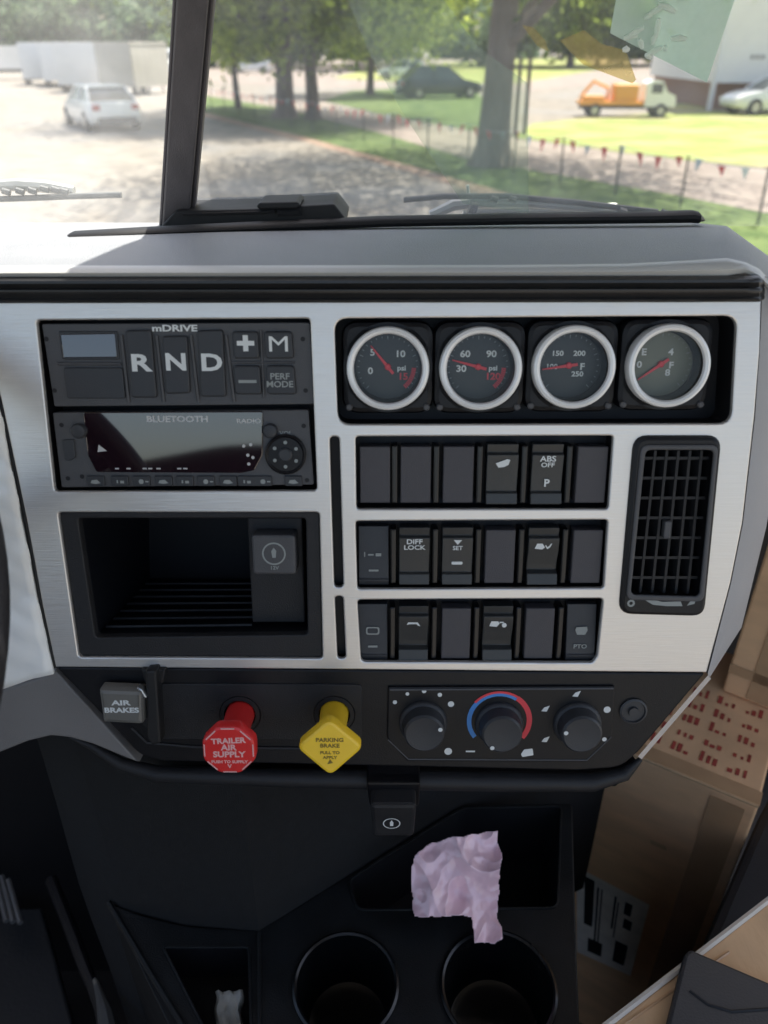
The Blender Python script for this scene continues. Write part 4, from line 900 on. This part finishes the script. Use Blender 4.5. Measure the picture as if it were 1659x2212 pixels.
# ---- climate panel
CO_ = Vector((*pl(1080, 1565), gz)); cl = empty('climate_control', parent=dash, loc=CO_)
cp_ = [(838, 1484), (1328, 1482), (1322, 1590), (1270, 1646), (880, 1644), (836, 1594)]
g = G(); g.poly(R(cp_, .0015), [], gz, gz+.0025, .001); sub(g, 'climate_plate', BLACK, cl, CO_)
g = G(); pth = [P3(u, v, gz+.0026) for u, v in [(842, 1490), (1325, 1487)]]; g.tube(pth, .0008, 6); g.tube([P3(u, v, gz+.0026) for u, v in [(838, 1598), (882, 1640), (1268, 1642), (1320, 1592)]], .0006, 6); sub(g, 'plate_edge', MODULE, cl, CO_)
zc = gz+.0026
KN = [((914, 1560), 'fan'), ((1078, 1562), 'temp'), ((1246, 1562), 'mode')]
for (uv, nm) in KN:
    c = pl(*uv); O_ = Vector((c[0], c[1], zc))
    g = G(); g.lathe([(.0182, 0), (.0182, .002), (.0172, .0035), (.0160, .004), (.0158, .010), (.0150, .015), (.0135, .0165), (.009, .0158), (0, .0155)], n=48)
    kn = g.build('rotary_knob', BUTTON, cl, loc=None); kn.location = O_-CO_
    ang = {'fan': 20, 'temp': 235, 'mode': 170}[nm]; a = math.radians(ang); g = G()
    if nm != 'temp': g.lathe([(0, .0004), (.0017, .0004)], (.0125*math.cos(a), .0125*math.sin(a)), 10, z0=.0168)
    else: g.lathe([(0, .0004), (.0017, .0004)], (.0125*math.cos(a), .0125*math.sin(a)), 10, z0=.0168)
    g.build('pointer_mark', WHITE, kn, smooth=False)
g = G()
def sector(g, c, r0, r1, a0, a1, z, mi, n=16):
    pts = [(c[0]+r1*math.cos(math.radians(a0+(a1-a0)*i/n)), c[1]+r1*math.sin(math.radians(a0+(a1-a0)*i/n))) for i in range(n+1)] + [(c[0]+r0*math.cos(math.radians(a1+(a0-a1)*i/n)), c[1]+r0*math.sin(math.radians(a1+(a0-a1)*i/n))) for i in range(n+1)]
    g.poly(pts, [], z-.0001, z+.0002, 0, mi)
c = pl(1077, 1556)
sector(g, c, .0208, .0242, 218, 55, zc, 0); sector(g, c, .0212, .0252, -38, 55, zc+.0002, 1); sector(g, c, .0232, .0250, 50, 140, zc+.0003, 1)
sub(g, 'temperature_scale', [BLUEP, REDP], cl, CO_, smooth=False)
g = G()
for (u, v, r_) in ((853, 1516, .0016), (880, 1498, .0014), (916, 1492, .0017), (950, 1500, .0017), (974, 1520, .0024), (968, 1622, .003)): g.poly(circ(pl(u, v), r_, 10), [], zc-.0001, zc+.0002, 0)
for (u, v) in ((1178, 1530), (1245, 1498), (1178, 1596)): 
    x, y = pl(u, v); g.poly([(x-.003, y-.002), (x+.001, y-.0024), (x+.003, y+.0025), (x-.001, y+.001)], [], zc-.0001, zc+.0002, 0)
g.poly(circ(pl(1311, 1532), .0027, 12), [], zc-.0001, zc+.0002, 0); g.poly(circ(pl(1305, 1596), .0018, 8), [], zc-.0001, zc+.0002, 0)
g.poly(rnd(plist([(1125, 1628), (1132, 1618), (1150, 1616), (1152, 1630), (1128, 1634)]), .0008), [], zc-.0001, zc+.0002, 0)
x, y = pl(1016, 1622); g.poly(rect(x, y, .007, .0012), [], zc-.0001, zc+.0002, 0)
sub(g, 'climate_symbol', WHITE, cl, CO_, smooth=False)
c = pl(1369, 1538); g = G(); g.lathe([(.0105, 0), (.0105, .0016), (.009, .0022), (.0085, .0008), (.004, .0008), (.0036, .003), (0, .003)], n=28); 
o = g.build('sensor_cap', BUTTON, dash); o.location = (c[0], c[1], gz)
# ---- pull valves
def knobcol(kh, uvc, out, poly_fn, m, name, lab, pm, lines):
    vo = Vector((kh[0], kh[1], gz)); root = empty(name, parent=dash, loc=vo); root['label'] = lab
    c = Vector(pl(*uvc, out)); top = Vector((c.x, c.y, out)); base = Vector((kh[0], kh[1], gz-.01))
    g = G(); g.tube([base-vo, base.lerp(top, .25)-vo, base.lerp(top, .55)-vo, base.lerp(top, .9)-vo], [.0108, .0108, .0100, .0115], 24); g.build('valve_stem', m, root)
    g = G(); pts = poly_fn(); pts = [(x+c.x, y+c.y) for x, y in pts]
    g.poly(pts, [], out-.006, out+.003, .0022, back=True)
    kb_ = sub(g, 'valve_knob', m, root, vo)
    g = G()
    for (t, dx, dy, sz, r_) in lines: text(g, t, sz, c.x+dx, c.y+dy, out+.0031, 1.1, .03, rot=r_)
    if name == 'trailer_air_valve':
        for k in range(8):
            a0 = PI/8+k*PI/4+.12; a1 = a0+PI/4-.24; r0, r1 = .0172, .0180
            g.poly([(c.x+r0*math.cos(a0), c.y+r0*math.sin(a0)), (c.x+r1*math.cos(a0), c.y+r1*math.sin(a0)), (c.x+r1*math.cos(a1), c.y+r1*math.sin(a1)), (c.x+r0*math.cos(a1), c.y+r0*math.sin(a1))], [], out+.0029, out+.0032, 0)
    else:
        g.poly([(c.x-.002, c.y-.013), (c.x+.002, c.y-.012), (c.x, c.y-.009)], [], out+.003, out+.0032, 0)
    sub(g, 'lettering', pm, kb_, vo, smooth=False)
    # dark collar
    g = G(); g.lathe([(.0155, .0005), (.0150, .0016), (.0120, .0018), (.0118, -.012)], n=32); g.build('valve_collar', RECESS, root)
knobcol(kh1, (496, 1616), .045, lambda: rnd([(.0200*math.cos(PI/8+k*PI/4), .0200*math.sin(PI/8+k*PI/4)) for k in range(8)], .003), RED, 'trailer_air_valve', 'red octagonal pull knob', PINKP,
        [('TRAILER', 0, .0075, .0058, .05), ('AIR', 0, .0022, .0062, 0), ('SUPPLY', 0, -.0032, .0062, 0), ('PUSH TO SUPPLY', 0, -.0090, .0030, 0), ('V', 0, -.0125, .004, 0)])
knobcol(kh2, (713, 1610), .045, lambda: rnd([(.0238, 0), (0, .0222), (-.0238, 0), (0, -.0232)], .006, 6), YEL, 'parking_brake_valve', 'yellow diamond pull knob', OLIVEP,
        [('PARKING', 0, .0060, .0042, 0), ('BRAKE', 0, .0015, .0042, 0), ('PULL TO', 0, -.0040, .0032, 0), ('APPLY', 0, -.0078, .0032, 0)])
# ---- beige grey push switch at left and clip
g = G(); b0 = plist([(222, 1494), (300, 1500), (305, 1572), (228, 1566)], .0); 
g.poly(rnd(plist([(212, 1490), (306, 1494), (308, 1566), (222, 1562)], .014), .002), [], .002, .014, .003)
o = sub(g, 'push_switch', mat('beige_grey_switch', (.16, .155, .14), .4, bump=.2), dash, (0, 0, 0)); 
g = G(); x, y = pl(262, 1527, .014); text(g, 'AIR', .0055, x, y+.0032, .0142, 1.6, .03); text(g, 'BRAKES', .0055, x, y-.0028, .0142, 1.35, .03); sub(g, 'lettering', WHITE, o, (0, 0, 0), smooth=False)
g = G(); g.poly(R([(295, 1484), (306, 1489), (318, 1508), (308, 1510)], .001, .012), [], .006, .012, .001); g.build('switch_latch', STEEL, dash)
g = G(); g.poly(R([(322, 1436), (346, 1434), (356, 1590), (336, 1596), (326, 1580)], .002), [], gz, .010, .002); g.poly(R([(306, 1440), (362, 1440), (356, 1472), (316, 1474)], .002), [], gz, .004, .002); g.build('hanging_clip', RUBBER, dash)

# ================================================================== left: film covered column trim, grey cover, steering wheel
def slab(name, pix, out, depth, m, parent=None, label=None, cat=None, r=.002, bev=.001):
    g = G(); g.poly(rnd(plist(pix, out), r), [], out-depth, out, bev, back=True)
    o = g.build(name, m, parent, M=None if parent else PM); 
    if label: tag(o, label, cat)
    return o
lt = empty('instrument_cluster_trim', M=PM @ Matrix.Translation((*pl(40, 1300), 0))); tag(lt, 'white film covered trim left of the silver dash panel', 'trim')
LO_ = (*pl(40, 1300), 0)
g = G(); nU, nV = 14, 50
for j in range(nV+1):
    v = 800+(1450-800)*j/nV
    ue = (v-862)/(1310-862)*90+0 if v < 1310 else 90+(v-1310)*.23
    for i in range(nU+1):
        u = -170+(ue-4+170)*i/nU; zz = -.002-.02*(1-i/nU)**2*0
        rr_ = .0011*math.sin(v*.045+i*.8)+.0009*math.sin(v*.11-i*1.3)+random.uniform(-.0003, .0003)
        if i == nU: rr_ = -.001
        vv = v if j < nV else 1452+(ue-u)*.28
        if j > 40: vv = v+(ue-u)*.28*(j-40)/10
        x, y = pl(u, vv, zz); g.v.append((x, y, zz+rr_))
for j in range(nV):
    for i in range(nU): a = j*(nU+1)+i; g.f.append((a, a+1, a+nU+2, a+nU+1)); g.mi.append(0)
o = sub(g, 'wrapped_panel', WRAP, lt, LO_); md = o.modifiers.new('s', 'SOLIDIFY'); md.thickness = .004; md.offset = -1
g = G(); g.tube([P3(u, v, -.003) for u, v in ((-4, 845), (1, 866), (57, 1124), (91, 1312), (119, 1442))], .0016, 8); sub(g, 'seam_gasket', RUBBER, lt, LO_)
g = G(); g.poly(plist([(-170, 1545), (100, 1460), (119, 1447), (300, 1648), (262, 1634), (200, 1608), (150, 1594), (110, 1590), (60, 1602), (-5, 1628), (-170, 1700)], -.006), [], -.05, -.006, .002)
o = g.build('column_cover', LOWGREY, M=PM); tag(o, 'warm grey curved plastic cover below the white film trim', 'cover')
# steering wheel
sw = empty('steering_wheel'); cz_ = at_depth(-300, 1440, .40)
AX = Vector((0, -math.cos(math.radians(50)), math.sin(math.radians(50)))).normalized()
q = AX.to_track_quat('Z', 'Y'); Rw = .245
edge = at_depth(-52, 1470, .40); sw.location = edge - Vector((Rw, 0, 0)); sw.rotation_mode = 'QUATERNION'; sw.rotation_quaternion = q
tag(sw, 'dark steering wheel whose rim just enters the picture at the left', 'steering wheel')
g = G(); N1, N2 = 96, 14
for i in range(N1):
    a = 2*PI*i/N1
    for j in range(N2): b = 2*PI*j/N2; r_ = Rw+.0135*math.cos(b); g.v.append((r_*math.cos(a), r_*math.sin(a), .0135*math.sin(b)))
for i in range(N1):
    for j in range(N2): g.f.append((i*N2+j, ((i+1) % N1)*N2+j, ((i+1) % N1)*N2+(j+1) % N2, i*N2+(j+1) % N2)); g.mi.append(0)
g.build('rim', mat('wheel_leather', (.022, .021, .024), .55, bump=.5, bscale=400), sw)
for a in (20, 160, 270):
    a = math.radians(a); g = G(); g.tube([(Rw*math.cos(a), Rw*math.sin(a), 0), (.05*math.cos(a), .05*math.sin(a), -.04)], [.012, .018], 10); g.build('spoke', DARK, sw)
g = G(); g.lathe([(0, -.02), (.06, -.024), (.075, -.035), (.07, -.06), (0, -.06)], n=32); g.build('hub', DARK, sw)
g = G(); g.tube([(0, 0, -.06), (0, 0, -.35)], .035, 16); g.build('column', DARK, sw)

# ================================================================== lower console
ZC = CAMZ-.73
def cp(u, v): p = at_z(u, v, ZC); return (p.x, p.y)
con = empty('center_console', loc=(*cp(830, 2000), ZC)); tag(con, 'black center console with cup holders and open pockets', 'console')
KO = Vector(con.location)
def csub(g, name, m, **k): return sub(g, name, m, con, (KO.x, KO.y, KO.z), **k)
def onz(pts, z=ZC): return [(x, y, z) for x, y in pts]
pocket = rnd([cp(u, v) for u, v in ((752, 1902), (1000, 1746), (1212, 1742), (1204, 1962), (772, 1966))], .008)
tray = rnd([cp(u, v) for u, v in ((352, 2046), (538, 2046), (545, 2300), (480, 2300))], .004)
cupL = cp(747, 2128); cupR = cp(1076, 2134); rL, rR = .0455, .050
side = [(236, 1950), (300, 1975), (400, 2000), (560, 2010), (1000, 1738), (1236, 1735), (1244, 2000), (1256, 2330), (420, 2330)]
o2 = [cp(u, v) for u, v in side]
g = G(); g.poly(rnd(o2, [.004, .01, .01, .012, .01, .006, 0, 0, 0]), [pocket, tray, circ(cupL, rL, 40), circ(cupR, rR, 40)], ZC-.01, ZC, .0015); csub(g, 'console_top', CONSOLE)
# skirt
g = G(); g.poly(o2, [grow(pocket, .001), grow(tray, .001), circ(cupL, rL+.001, 40), circ(cupR, rR+.001, 40)], ZC-.55, ZC-.012, 0); csub(g, 'console_body', CONSOLE, smooth=False)
def well(hole, dz, name, m, tp=.9):
    cx = sum(p[0] for p in hole)/len(hole); cy = sum(p[1] for p in hole)/len(hole); n = len(hole)
    g = G(); g.v += [(x, y, ZC-.002) for x, y in hole]+[(cx+(x-cx)*tp, cy+(y-cy)*tp, ZC-dz) for x, y in hole]
    g.f += [(j, (j+1) % n, n+(j+1) % n, n+j) for j in range(n)]+[tuple(range(n, 2*n))]; g.mi += [0]*(n+1); return csub(g, name, m)
well(pocket, .09, 'open_pocket', RECESS, .96); well(tray, .045, 'side_tray', BLACK, .92)
g = G(); n = len(pocket); g.tube([(x, y, ZC+.0005) for x, y in pocket]+[(*pocket[0], ZC+.0005)], .0014, 6); g.tube([(x, y, ZC+.0005) for x, y in tray]+[(*tray[0], ZC+.0005)], .0014, 6); csub(g, 'pocket_edge', CONSOLE)
for c, r_ in ((cupL, rL), (cupR, rR)):
    g = G(); g.lathe([(r_+.0035, -.001), (r_+.0030, .0025), (r_+.0008, .0038), (r_-.0012, .0025), (r_-.0018, -.004), (r_-.003, -.045), (r_-.005, -.058), (r_-.009, -.0655), (r_-.016, -.068), (0, -.0685)], c, 56, z0=ZC)
    csub(g, 'cup_holder', mat('cup_gloss_black', (.003, .004, .005), .25, 0, var=.1, vscale=20))
g = G(); g.tube([(*cp(236, 1952), ZC+.001), (*cp(330, 2110), ZC+.001), (*cp(460, 2320), ZC+.001)], .003, 8); g.tube([(*cp(560, 2016), ZC+.001), (*cp(562, 2320), ZC+.001)], .0018, 6); csub(g, 'console_rib', CONSOLE)
# knee wall
kw = [cp(170, 1900), cp(262, 1962), cp(400, 1997), cp(560, 2007), cp(1000, 1735), cp(1330, 1600)]
g = G(); zb, zt_ = ZC-.3, ZC+.29; m_ = len(kw)
# subdivide a gently bulging wall
rowsN = 10
for j in range(rowsN+1):
    t = j/rowsN; z = zb+(zt_-zb)*t
    for i, (x, y) in enumerate(kw): g.v.append((x, y+.02*max(0, t-.5)+.002*math.sin(i*2+j), z))
for j in range(rowsN):
    for i in range(m_-1): a = j*m_+i; g.f.append((a, a+1, a+m_+1, a+m_)); g.mi.append(0)
o = g.build('engine_cover', CARPET, loc=Vector((*kw[2], ZC))); tag(o, 'dark textured engine cover panel below the dash', 'panel')
md = o.modifiers.new('s', 'SOLIDIFY'); md.thickness = .01; md.offset = -1
# hanging power socket under the dash
ho = at_y(850, 1775, .385); so = empty('power_socket', loc=ho); tag(so, 'black power socket with round charge symbol hanging under the dash', 'socket')
def hb_(pix, y0, y1, m, name, bv=.0015):
    g = G(); A_ = [at_y(u, v, y0)-ho for u, v in pix]; n = len(A_); B_ = [a+Vector((0, y1-y0, 0)) for a in A_]
    g.add([tuple(q) for q in A_+B_], [tuple(range(n)), tuple(range(n, 2*n))[::-1]] + [(i, n+i, n+(i+1) % n, (i+1) % n) for i in range(n)])
    o = g.build(name, m, so, smooth=False); bevmod(o, bv); return o
hb_([(792, 1692), (908, 1692), (905, 1742), (798, 1742)], .40, .44, BLACK, 'bracket')
hb_([(800, 1740), (900, 1740), (894, 1808), (806, 1808)], .385, .43, DARK, 'cap', .003)
g = G(); c_ = at_y(846, 1779, .3845)-ho
for k in range(24):
    a0 = 2*PI*k/24; a1 = 2*PI*(k+1)/24; r0, r1 = .0060, .0068
    g.add([c_+Vector((r*math.cos(a), 0, r*math.sin(a)*.9)) for r, a in ((r0, a0), (r1, a0), (r1, a1), (r0, a1))], [(0, 1, 2, 3)])
g.add([c_+Vector(q) for q in ((-.0012, 0, -.003), (.0012, 0, -.003), (.0014, 0, .001), (0, 0, .004), (-.0014, 0, .001))], [(0, 1, 2, 3, 4)])
g.build('charge_symbol', WHITE, so, smooth=False)
# crumpled pink wrapper
import mathutils.noise as mn
wc = [(884, 1872), (905, 1838), (925, 1822), (950, 1810), (1000, 1806), (1040, 1800), (1070, 1795), (1077, 1850), (1076, 1900), (1074, 1972), (1078, 2022), (1062, 2034), (1020, 2032), (1012, 1976), (960, 1978), (892, 1974)]
def inside(p, poly):
    c = False; n = len(poly)
    for i in range(n):
        a, b = poly[i], poly[i-1]
        if (a[1] > p[1]) != (b[1] > p[1]) and p[0] < (b[0]-a[0])*(p[1]-a[1])/(b[1]-a[1])+a[0]: c = not c
    return c
wo = at_z(980, 1980, ZC+.012); wn = Vector((0, -.55, .83)).normalized()
g = G(); st = 2; ids = {}
for u in range(870, 1096, st):
    for v in range(1785, 2046, st):
        jit = 7*mn.noise(Vector((u*.03, v*.03, 3)))
        if inside((u+jit, v+jit), wc):
            for (a, b) in ((u, v), (u+st, v), (u+st, v+st), (u, v+st)):
                if (a, b) not in ids:
                    q = hit(a, b, wo, wn); p_ = Vector((a*.009, b*.007, 0))
                    r1 = abs(mn.noise(p_))*2; r2 = abs(mn.noise(p_*2.3+Vector((5, 1, 2))))*1.0; r3 = abs(mn.noise(p_*5))*.4
                    q = q + wn*(.030*((1-r1)*.42+(1-r2)*.30+r3*.10)) + wn*.0004*mn.noise(p_*11)
                    ids[(a, b)] = len(g.v); g.v.append(tuple(q))
            g.f.append(tuple(ids[k_] for k_ in ((u, v), (u, v+st), (u+st, v+st), (u+st, v)))); g.mi.append(0)
o = g.build('plastic_wrapper', FOILP, loc=wo, ang=180); tag(o, 'crumpled shiny pink wrapper sticking out of the console pocket', 'wrapper')
md = o.modifiers.new('s', 'SOLIDIFY'); md.thickness = .0006
# cream tissue in the small tray
to_ = Vector((*cp(495, 2180), ZC-.03)); g = G()
for i in range(9):
    for j in range(14):
        u = 465+i*7.5+3*math.sin(j*1.3); v = 2142+j*12; q = hit(u, v, to_, Vector((0, -.4, .9)).normalized())
        q = q+Vector((0, 0, .006*mn.noise(Vector((i*.7, j*.4, 1)))+(.004 if i % 3 == 1 else 0))); g.v.append(tuple(q))
for i in range(8):
    for j in range(13): a = i*14+j; g.f.append((a, a+1, a+15, a+14)); g.mi.append(0)
o = g.build('folded_tissue', mat('tissue_cream', (.50, .48, .42), .7, var=.2, vscale=90), loc=to_); tag(o, 'cream folded tissue stuck in the small side tray', 'tissue'); md = o.modifiers.new('s', 'SOLIDIFY'); md.thickness = .001
# floor things at the left
g = G()
for k in range(3):
    a = at_z(-10+k*14, 1885+k*8, CAMZ-1.05); b = at_z(14+k*15, 1990+k*2, CAMZ-1.05); g.tube([a, b], .004, 8)
o = g.build('pedal_pad', mat('dim_steel', (.25, .25, .25), .35, .6), loc=None); tag(o, 'ribbed shiny pedal at the left edge of the dark footwell', 'pedal')
MATT = mat('rubber_mat', (.010, .012, .015), .65, bump=.4, bscale=200)
pts = [at_z(u, v, CAMZ-1.13) for u, v in ((-200, 1960), (90, 1960), (190, 2330), (-200, 2330))]
g = G(); g.poly([(p.x, p.y) for p in pts], [], CAMZ-1.16, CAMZ-1.13, .004); o = g.build('floor_mat', MATT); tag(o, 'dark rubber floor mat in the driver footwell', 'mat')
g = G(); g.tube([at_z(u, v, CAMZ-.98) for u, v in ((110, 1900), (150, 2000), (180, 2080), (200, 2130), (215, 2180), (225, 2240))], [.008, .008, .008, .007, .006, .006], 10)
o = g.build('cable', BLACK); tag(o, 'dark cable running down beside the console', 'cable')
g = G(); g.tube([at_z(u, v, CAMZ-.94) for u, v in ((205, 2115), (216, 2150), (228, 2190), (240, 2260))], [.003, .005, .009, .012], 10)
o = g.build('gear_lever_base', mat('grey_metal_dim', (.07, .07, .068), .5)); tag(o, 'small grey metal rod at the bottom left beside the console', 'rod')

# ================================================================== cardboard boxes
def obox(name, label, Rc, ex, ey, L, Wd, z0, z1, m, group='cardboard boxes in the passenger footwell'):
    root = empty(name, loc=(Rc.x, Rc.y, z0)); tag(root, label, 'box', group)
    H = z1-z0; c = [Vector((0, 0, 0)), ex*L, ex*L+ey*Wd, ey*Wd]
    g = G(); b = [tuple(q) for q in c]; t = [tuple(q+Vector((0, 0, H))) for q in c]; g.hexa(b, t)
    o = g.build('carton', m, root, smooth=False); md = o.modifiers.new('b', 'BEVEL'); md.width = .003; md.segments = 2
    return root, H
zA = CAMZ-.75; Pa, Pb = at_z(1380, 1637, zA), at_z(1638, 1745, zA)
ex = (Pa-Pb).normalized(); ey = Vector((-ex.y, ex.x, 0)); 
if ey.y < 0: ey = -ey
rA, HA = obox('cardboard_box', 'large brown box with red printing on top, shipping label on its front', Pb, ex, ey, .42, .26, CAMZ-1.38, zA, CARD)
def onA(f, d, h): return ex*f+ey*d+Vector((0, 0, h))
g = G()   # red print grid on top
for r_ in range(5):
    for c_ in range(5):
        f0 = .02+r_*.034; d0 = .035+c_*.028
        if True:
            for q in range(3):
                a = f0+q*.008; w_ = random.uniform(.003, .006); hgt = random.uniform(.005, .018)
                g.add([tuple(onA(a, d0, HA+.0008)), tuple(onA(a+w_, d0, HA+.0008)), tuple(onA(a+w_, d0+hgt, HA+.0008)), tuple(onA(a, d0+hgt, HA+.0008))], [(0, 1, 2, 3)])
g.build('red_printing', CARDR, rA, smooth=False)
g = G(); g.add([tuple(onA(-.001, .002, HA+.0012)), tuple(onA(.42, .002, HA+.0012)), tuple(onA(.42, .024, HA+.0012)), tuple(onA(-.001, .024, HA+.0012))], [(0, 1, 2, 3)])
g.add([tuple(onA(.012, -.0015, HA-.01)), tuple(onA(.012, -.0015, 0.1)), tuple(onA(.05, -.0015, 0.1)), tuple(onA(.05, -.0015, HA-.01))], [(0, 1, 2, 3)])
g.build('packing_tape', TAPE, rA, smooth=False)
g = G(); g.tube([onA(.0, .001, HA+.001), onA(.42, .001, HA+.001)], .0022, 6); g.build('folded_edge', CARDL, rA)
fn = -ey
def onface(u, v, out=.0015): return hit(u, v, Pb+fn*out, fn) - Vector(rA.location)
lab_pts = [onface(u, v) for u, v in ((1246, 1872), (1403, 1955), (1362, 2108), (1246, 2056))]
g = G(); g.add([tuple(q) for q in lab_pts], [(0, 1, 2, 3)]); lb = g.build('shipping_label', PAPERM, rA, smooth=False)
g = G()
for (a0, a1, b0, b1) in ((.12, .26, .05, .6), (.30, .33, .1, .9), (.36, .38, .1, .8), (.55, .58, .1, .5), (.60, .62, .15, .6), (.70, .80, .1, .25), (.72, .84, .3, .42), (.2, .45, .75, .92), (.65, .85, .62, .9)):
    def bl(a, b): return lab_pts[0].lerp(lab_pts[1], a).lerp(lab_pts[3].lerp(lab_pts[2], a), b)+fn*.0008
    g.add([tuple(bl(a0, b0)), tuple(bl(a1, b0)), tuple(bl(a1, b1)), tuple(bl(a0, b1))], [(0, 1, 2, 3)])
g.build('label_print', RUBBER, lb, smooth=False)
g = G(); c_ = onface(1422, 1826, .002); g.add([tuple(c_+ex*a+Vector((0, 0, b))) for a, b in ((.011, .004), (-.009, .004), (-.011, -.003), (.009, -.004))], [(0, 1, 2, 3)]); g.build('torn_patch', CARDL, rA, smooth=False)
# smaller box on top of A, at the back
Pc = at_z(1560, 1492, zA+.002); e2 = (at_z(1700, 1548, zA+.002)-Pc).normalized(); n2_ = Vector((-e2.y, e2.x, 0))
rC, HC = obox('cardboard_box', 'brown box stacked on the printed box behind the right end of the dash', Pc, e2, n2_, .34, .22, zA+.002, zA+.34, CARD)
g = G(); 
for (a0, a1, z0_, z1_) in ((.03, .075, .004, .33), (.0, .34, .035, .05)): g.add([tuple(e2*a0-n2_*.0015+Vector((0, 0, z0_))), tuple(e2*a1-n2_*.0015+Vector((0, 0, z0_))), tuple(e2*a1-n2_*.0015+Vector((0, 0, z1_))), tuple(e2*a0-n2_*.0015+Vector((0, 0, z1_)))], [(0, 1, 2, 3)])
g.build('packing_tape', TAPE, rC, smooth=False)
# dark seat side between the boxes
sp = [at_z(u, v, CAMZ-.80) for u, v in ((1700, 1650), (1640, 1762), (1470, 2150), (1400, 2330), (1900, 2330), (1900, 1650))]
g = G(); g.poly(rnd([(p.x, p.y) for p in sp], .01), [], CAMZ-1.3, CAMZ-.80, .01); o = g.build('passenger_seat', mat('black_seat_cloth', (.022, .022, .025), .85, bump=.6, bscale=700)); tag(o, 'black cloth seat side showing between the boxes', 'seat')
# near box at bottom right with black case on it
zB = CAMZ-.66; P1, P2 = at_z(1250, 2262, zB), at_z(1760, 1868, zB); e3 = (P2-P1).normalized(); n3 = Vector((e3.y, -e3.x, 0))
rB, HB = obox('cardboard_box', 'light orange brown open box at the bottom right corner', P1, e3, n3, (P2-P1).length, .3, CAMZ-.795, zB, CARDL)
g = G(); g.tube([Vector((0, 0, HB+.001)), e3*(P2-P1).length+Vector((0, 0, HB+.001))], .0028, 6); g.build('rim_edge', mat('pale_board_edge', (.62, .56, .48), .7), rB)
g = G(); g.tube([e3*.03+n3*.006+Vector((0, 0, HB+.0005)), e3*.16+n3*.012+Vector((0, 0, HB+.0005))], .0012, 6); g.build('crease', TAPE, rB)
bp_ = [at_z(u, v, zB+.012) for u, v in ((1478, 2062), (1490, 2048), (1800, 2180), (1800, 2420), (1400, 2420), (1440, 2212))]
g = G(); g.poly(rnd([(p.x, p.y) for p in bp_], .003), [], zB+.002, zB+.012, .003); 
o = g.build('black_case', mat('black_case_plastic', (.035, .035, .037), .5, bump=.3, bscale=500, var=.1)); tag(o, 'flat black case lying on the light box at bottom right', 'case')
g = G(); g.tube([at_z(u, v, zB+.0122) for u, v in ((1490, 2140), (1530, 2170), (1580, 2185), (1680, 2178))], .0012, 6); g.build('moulded_groove', RECESS, o)
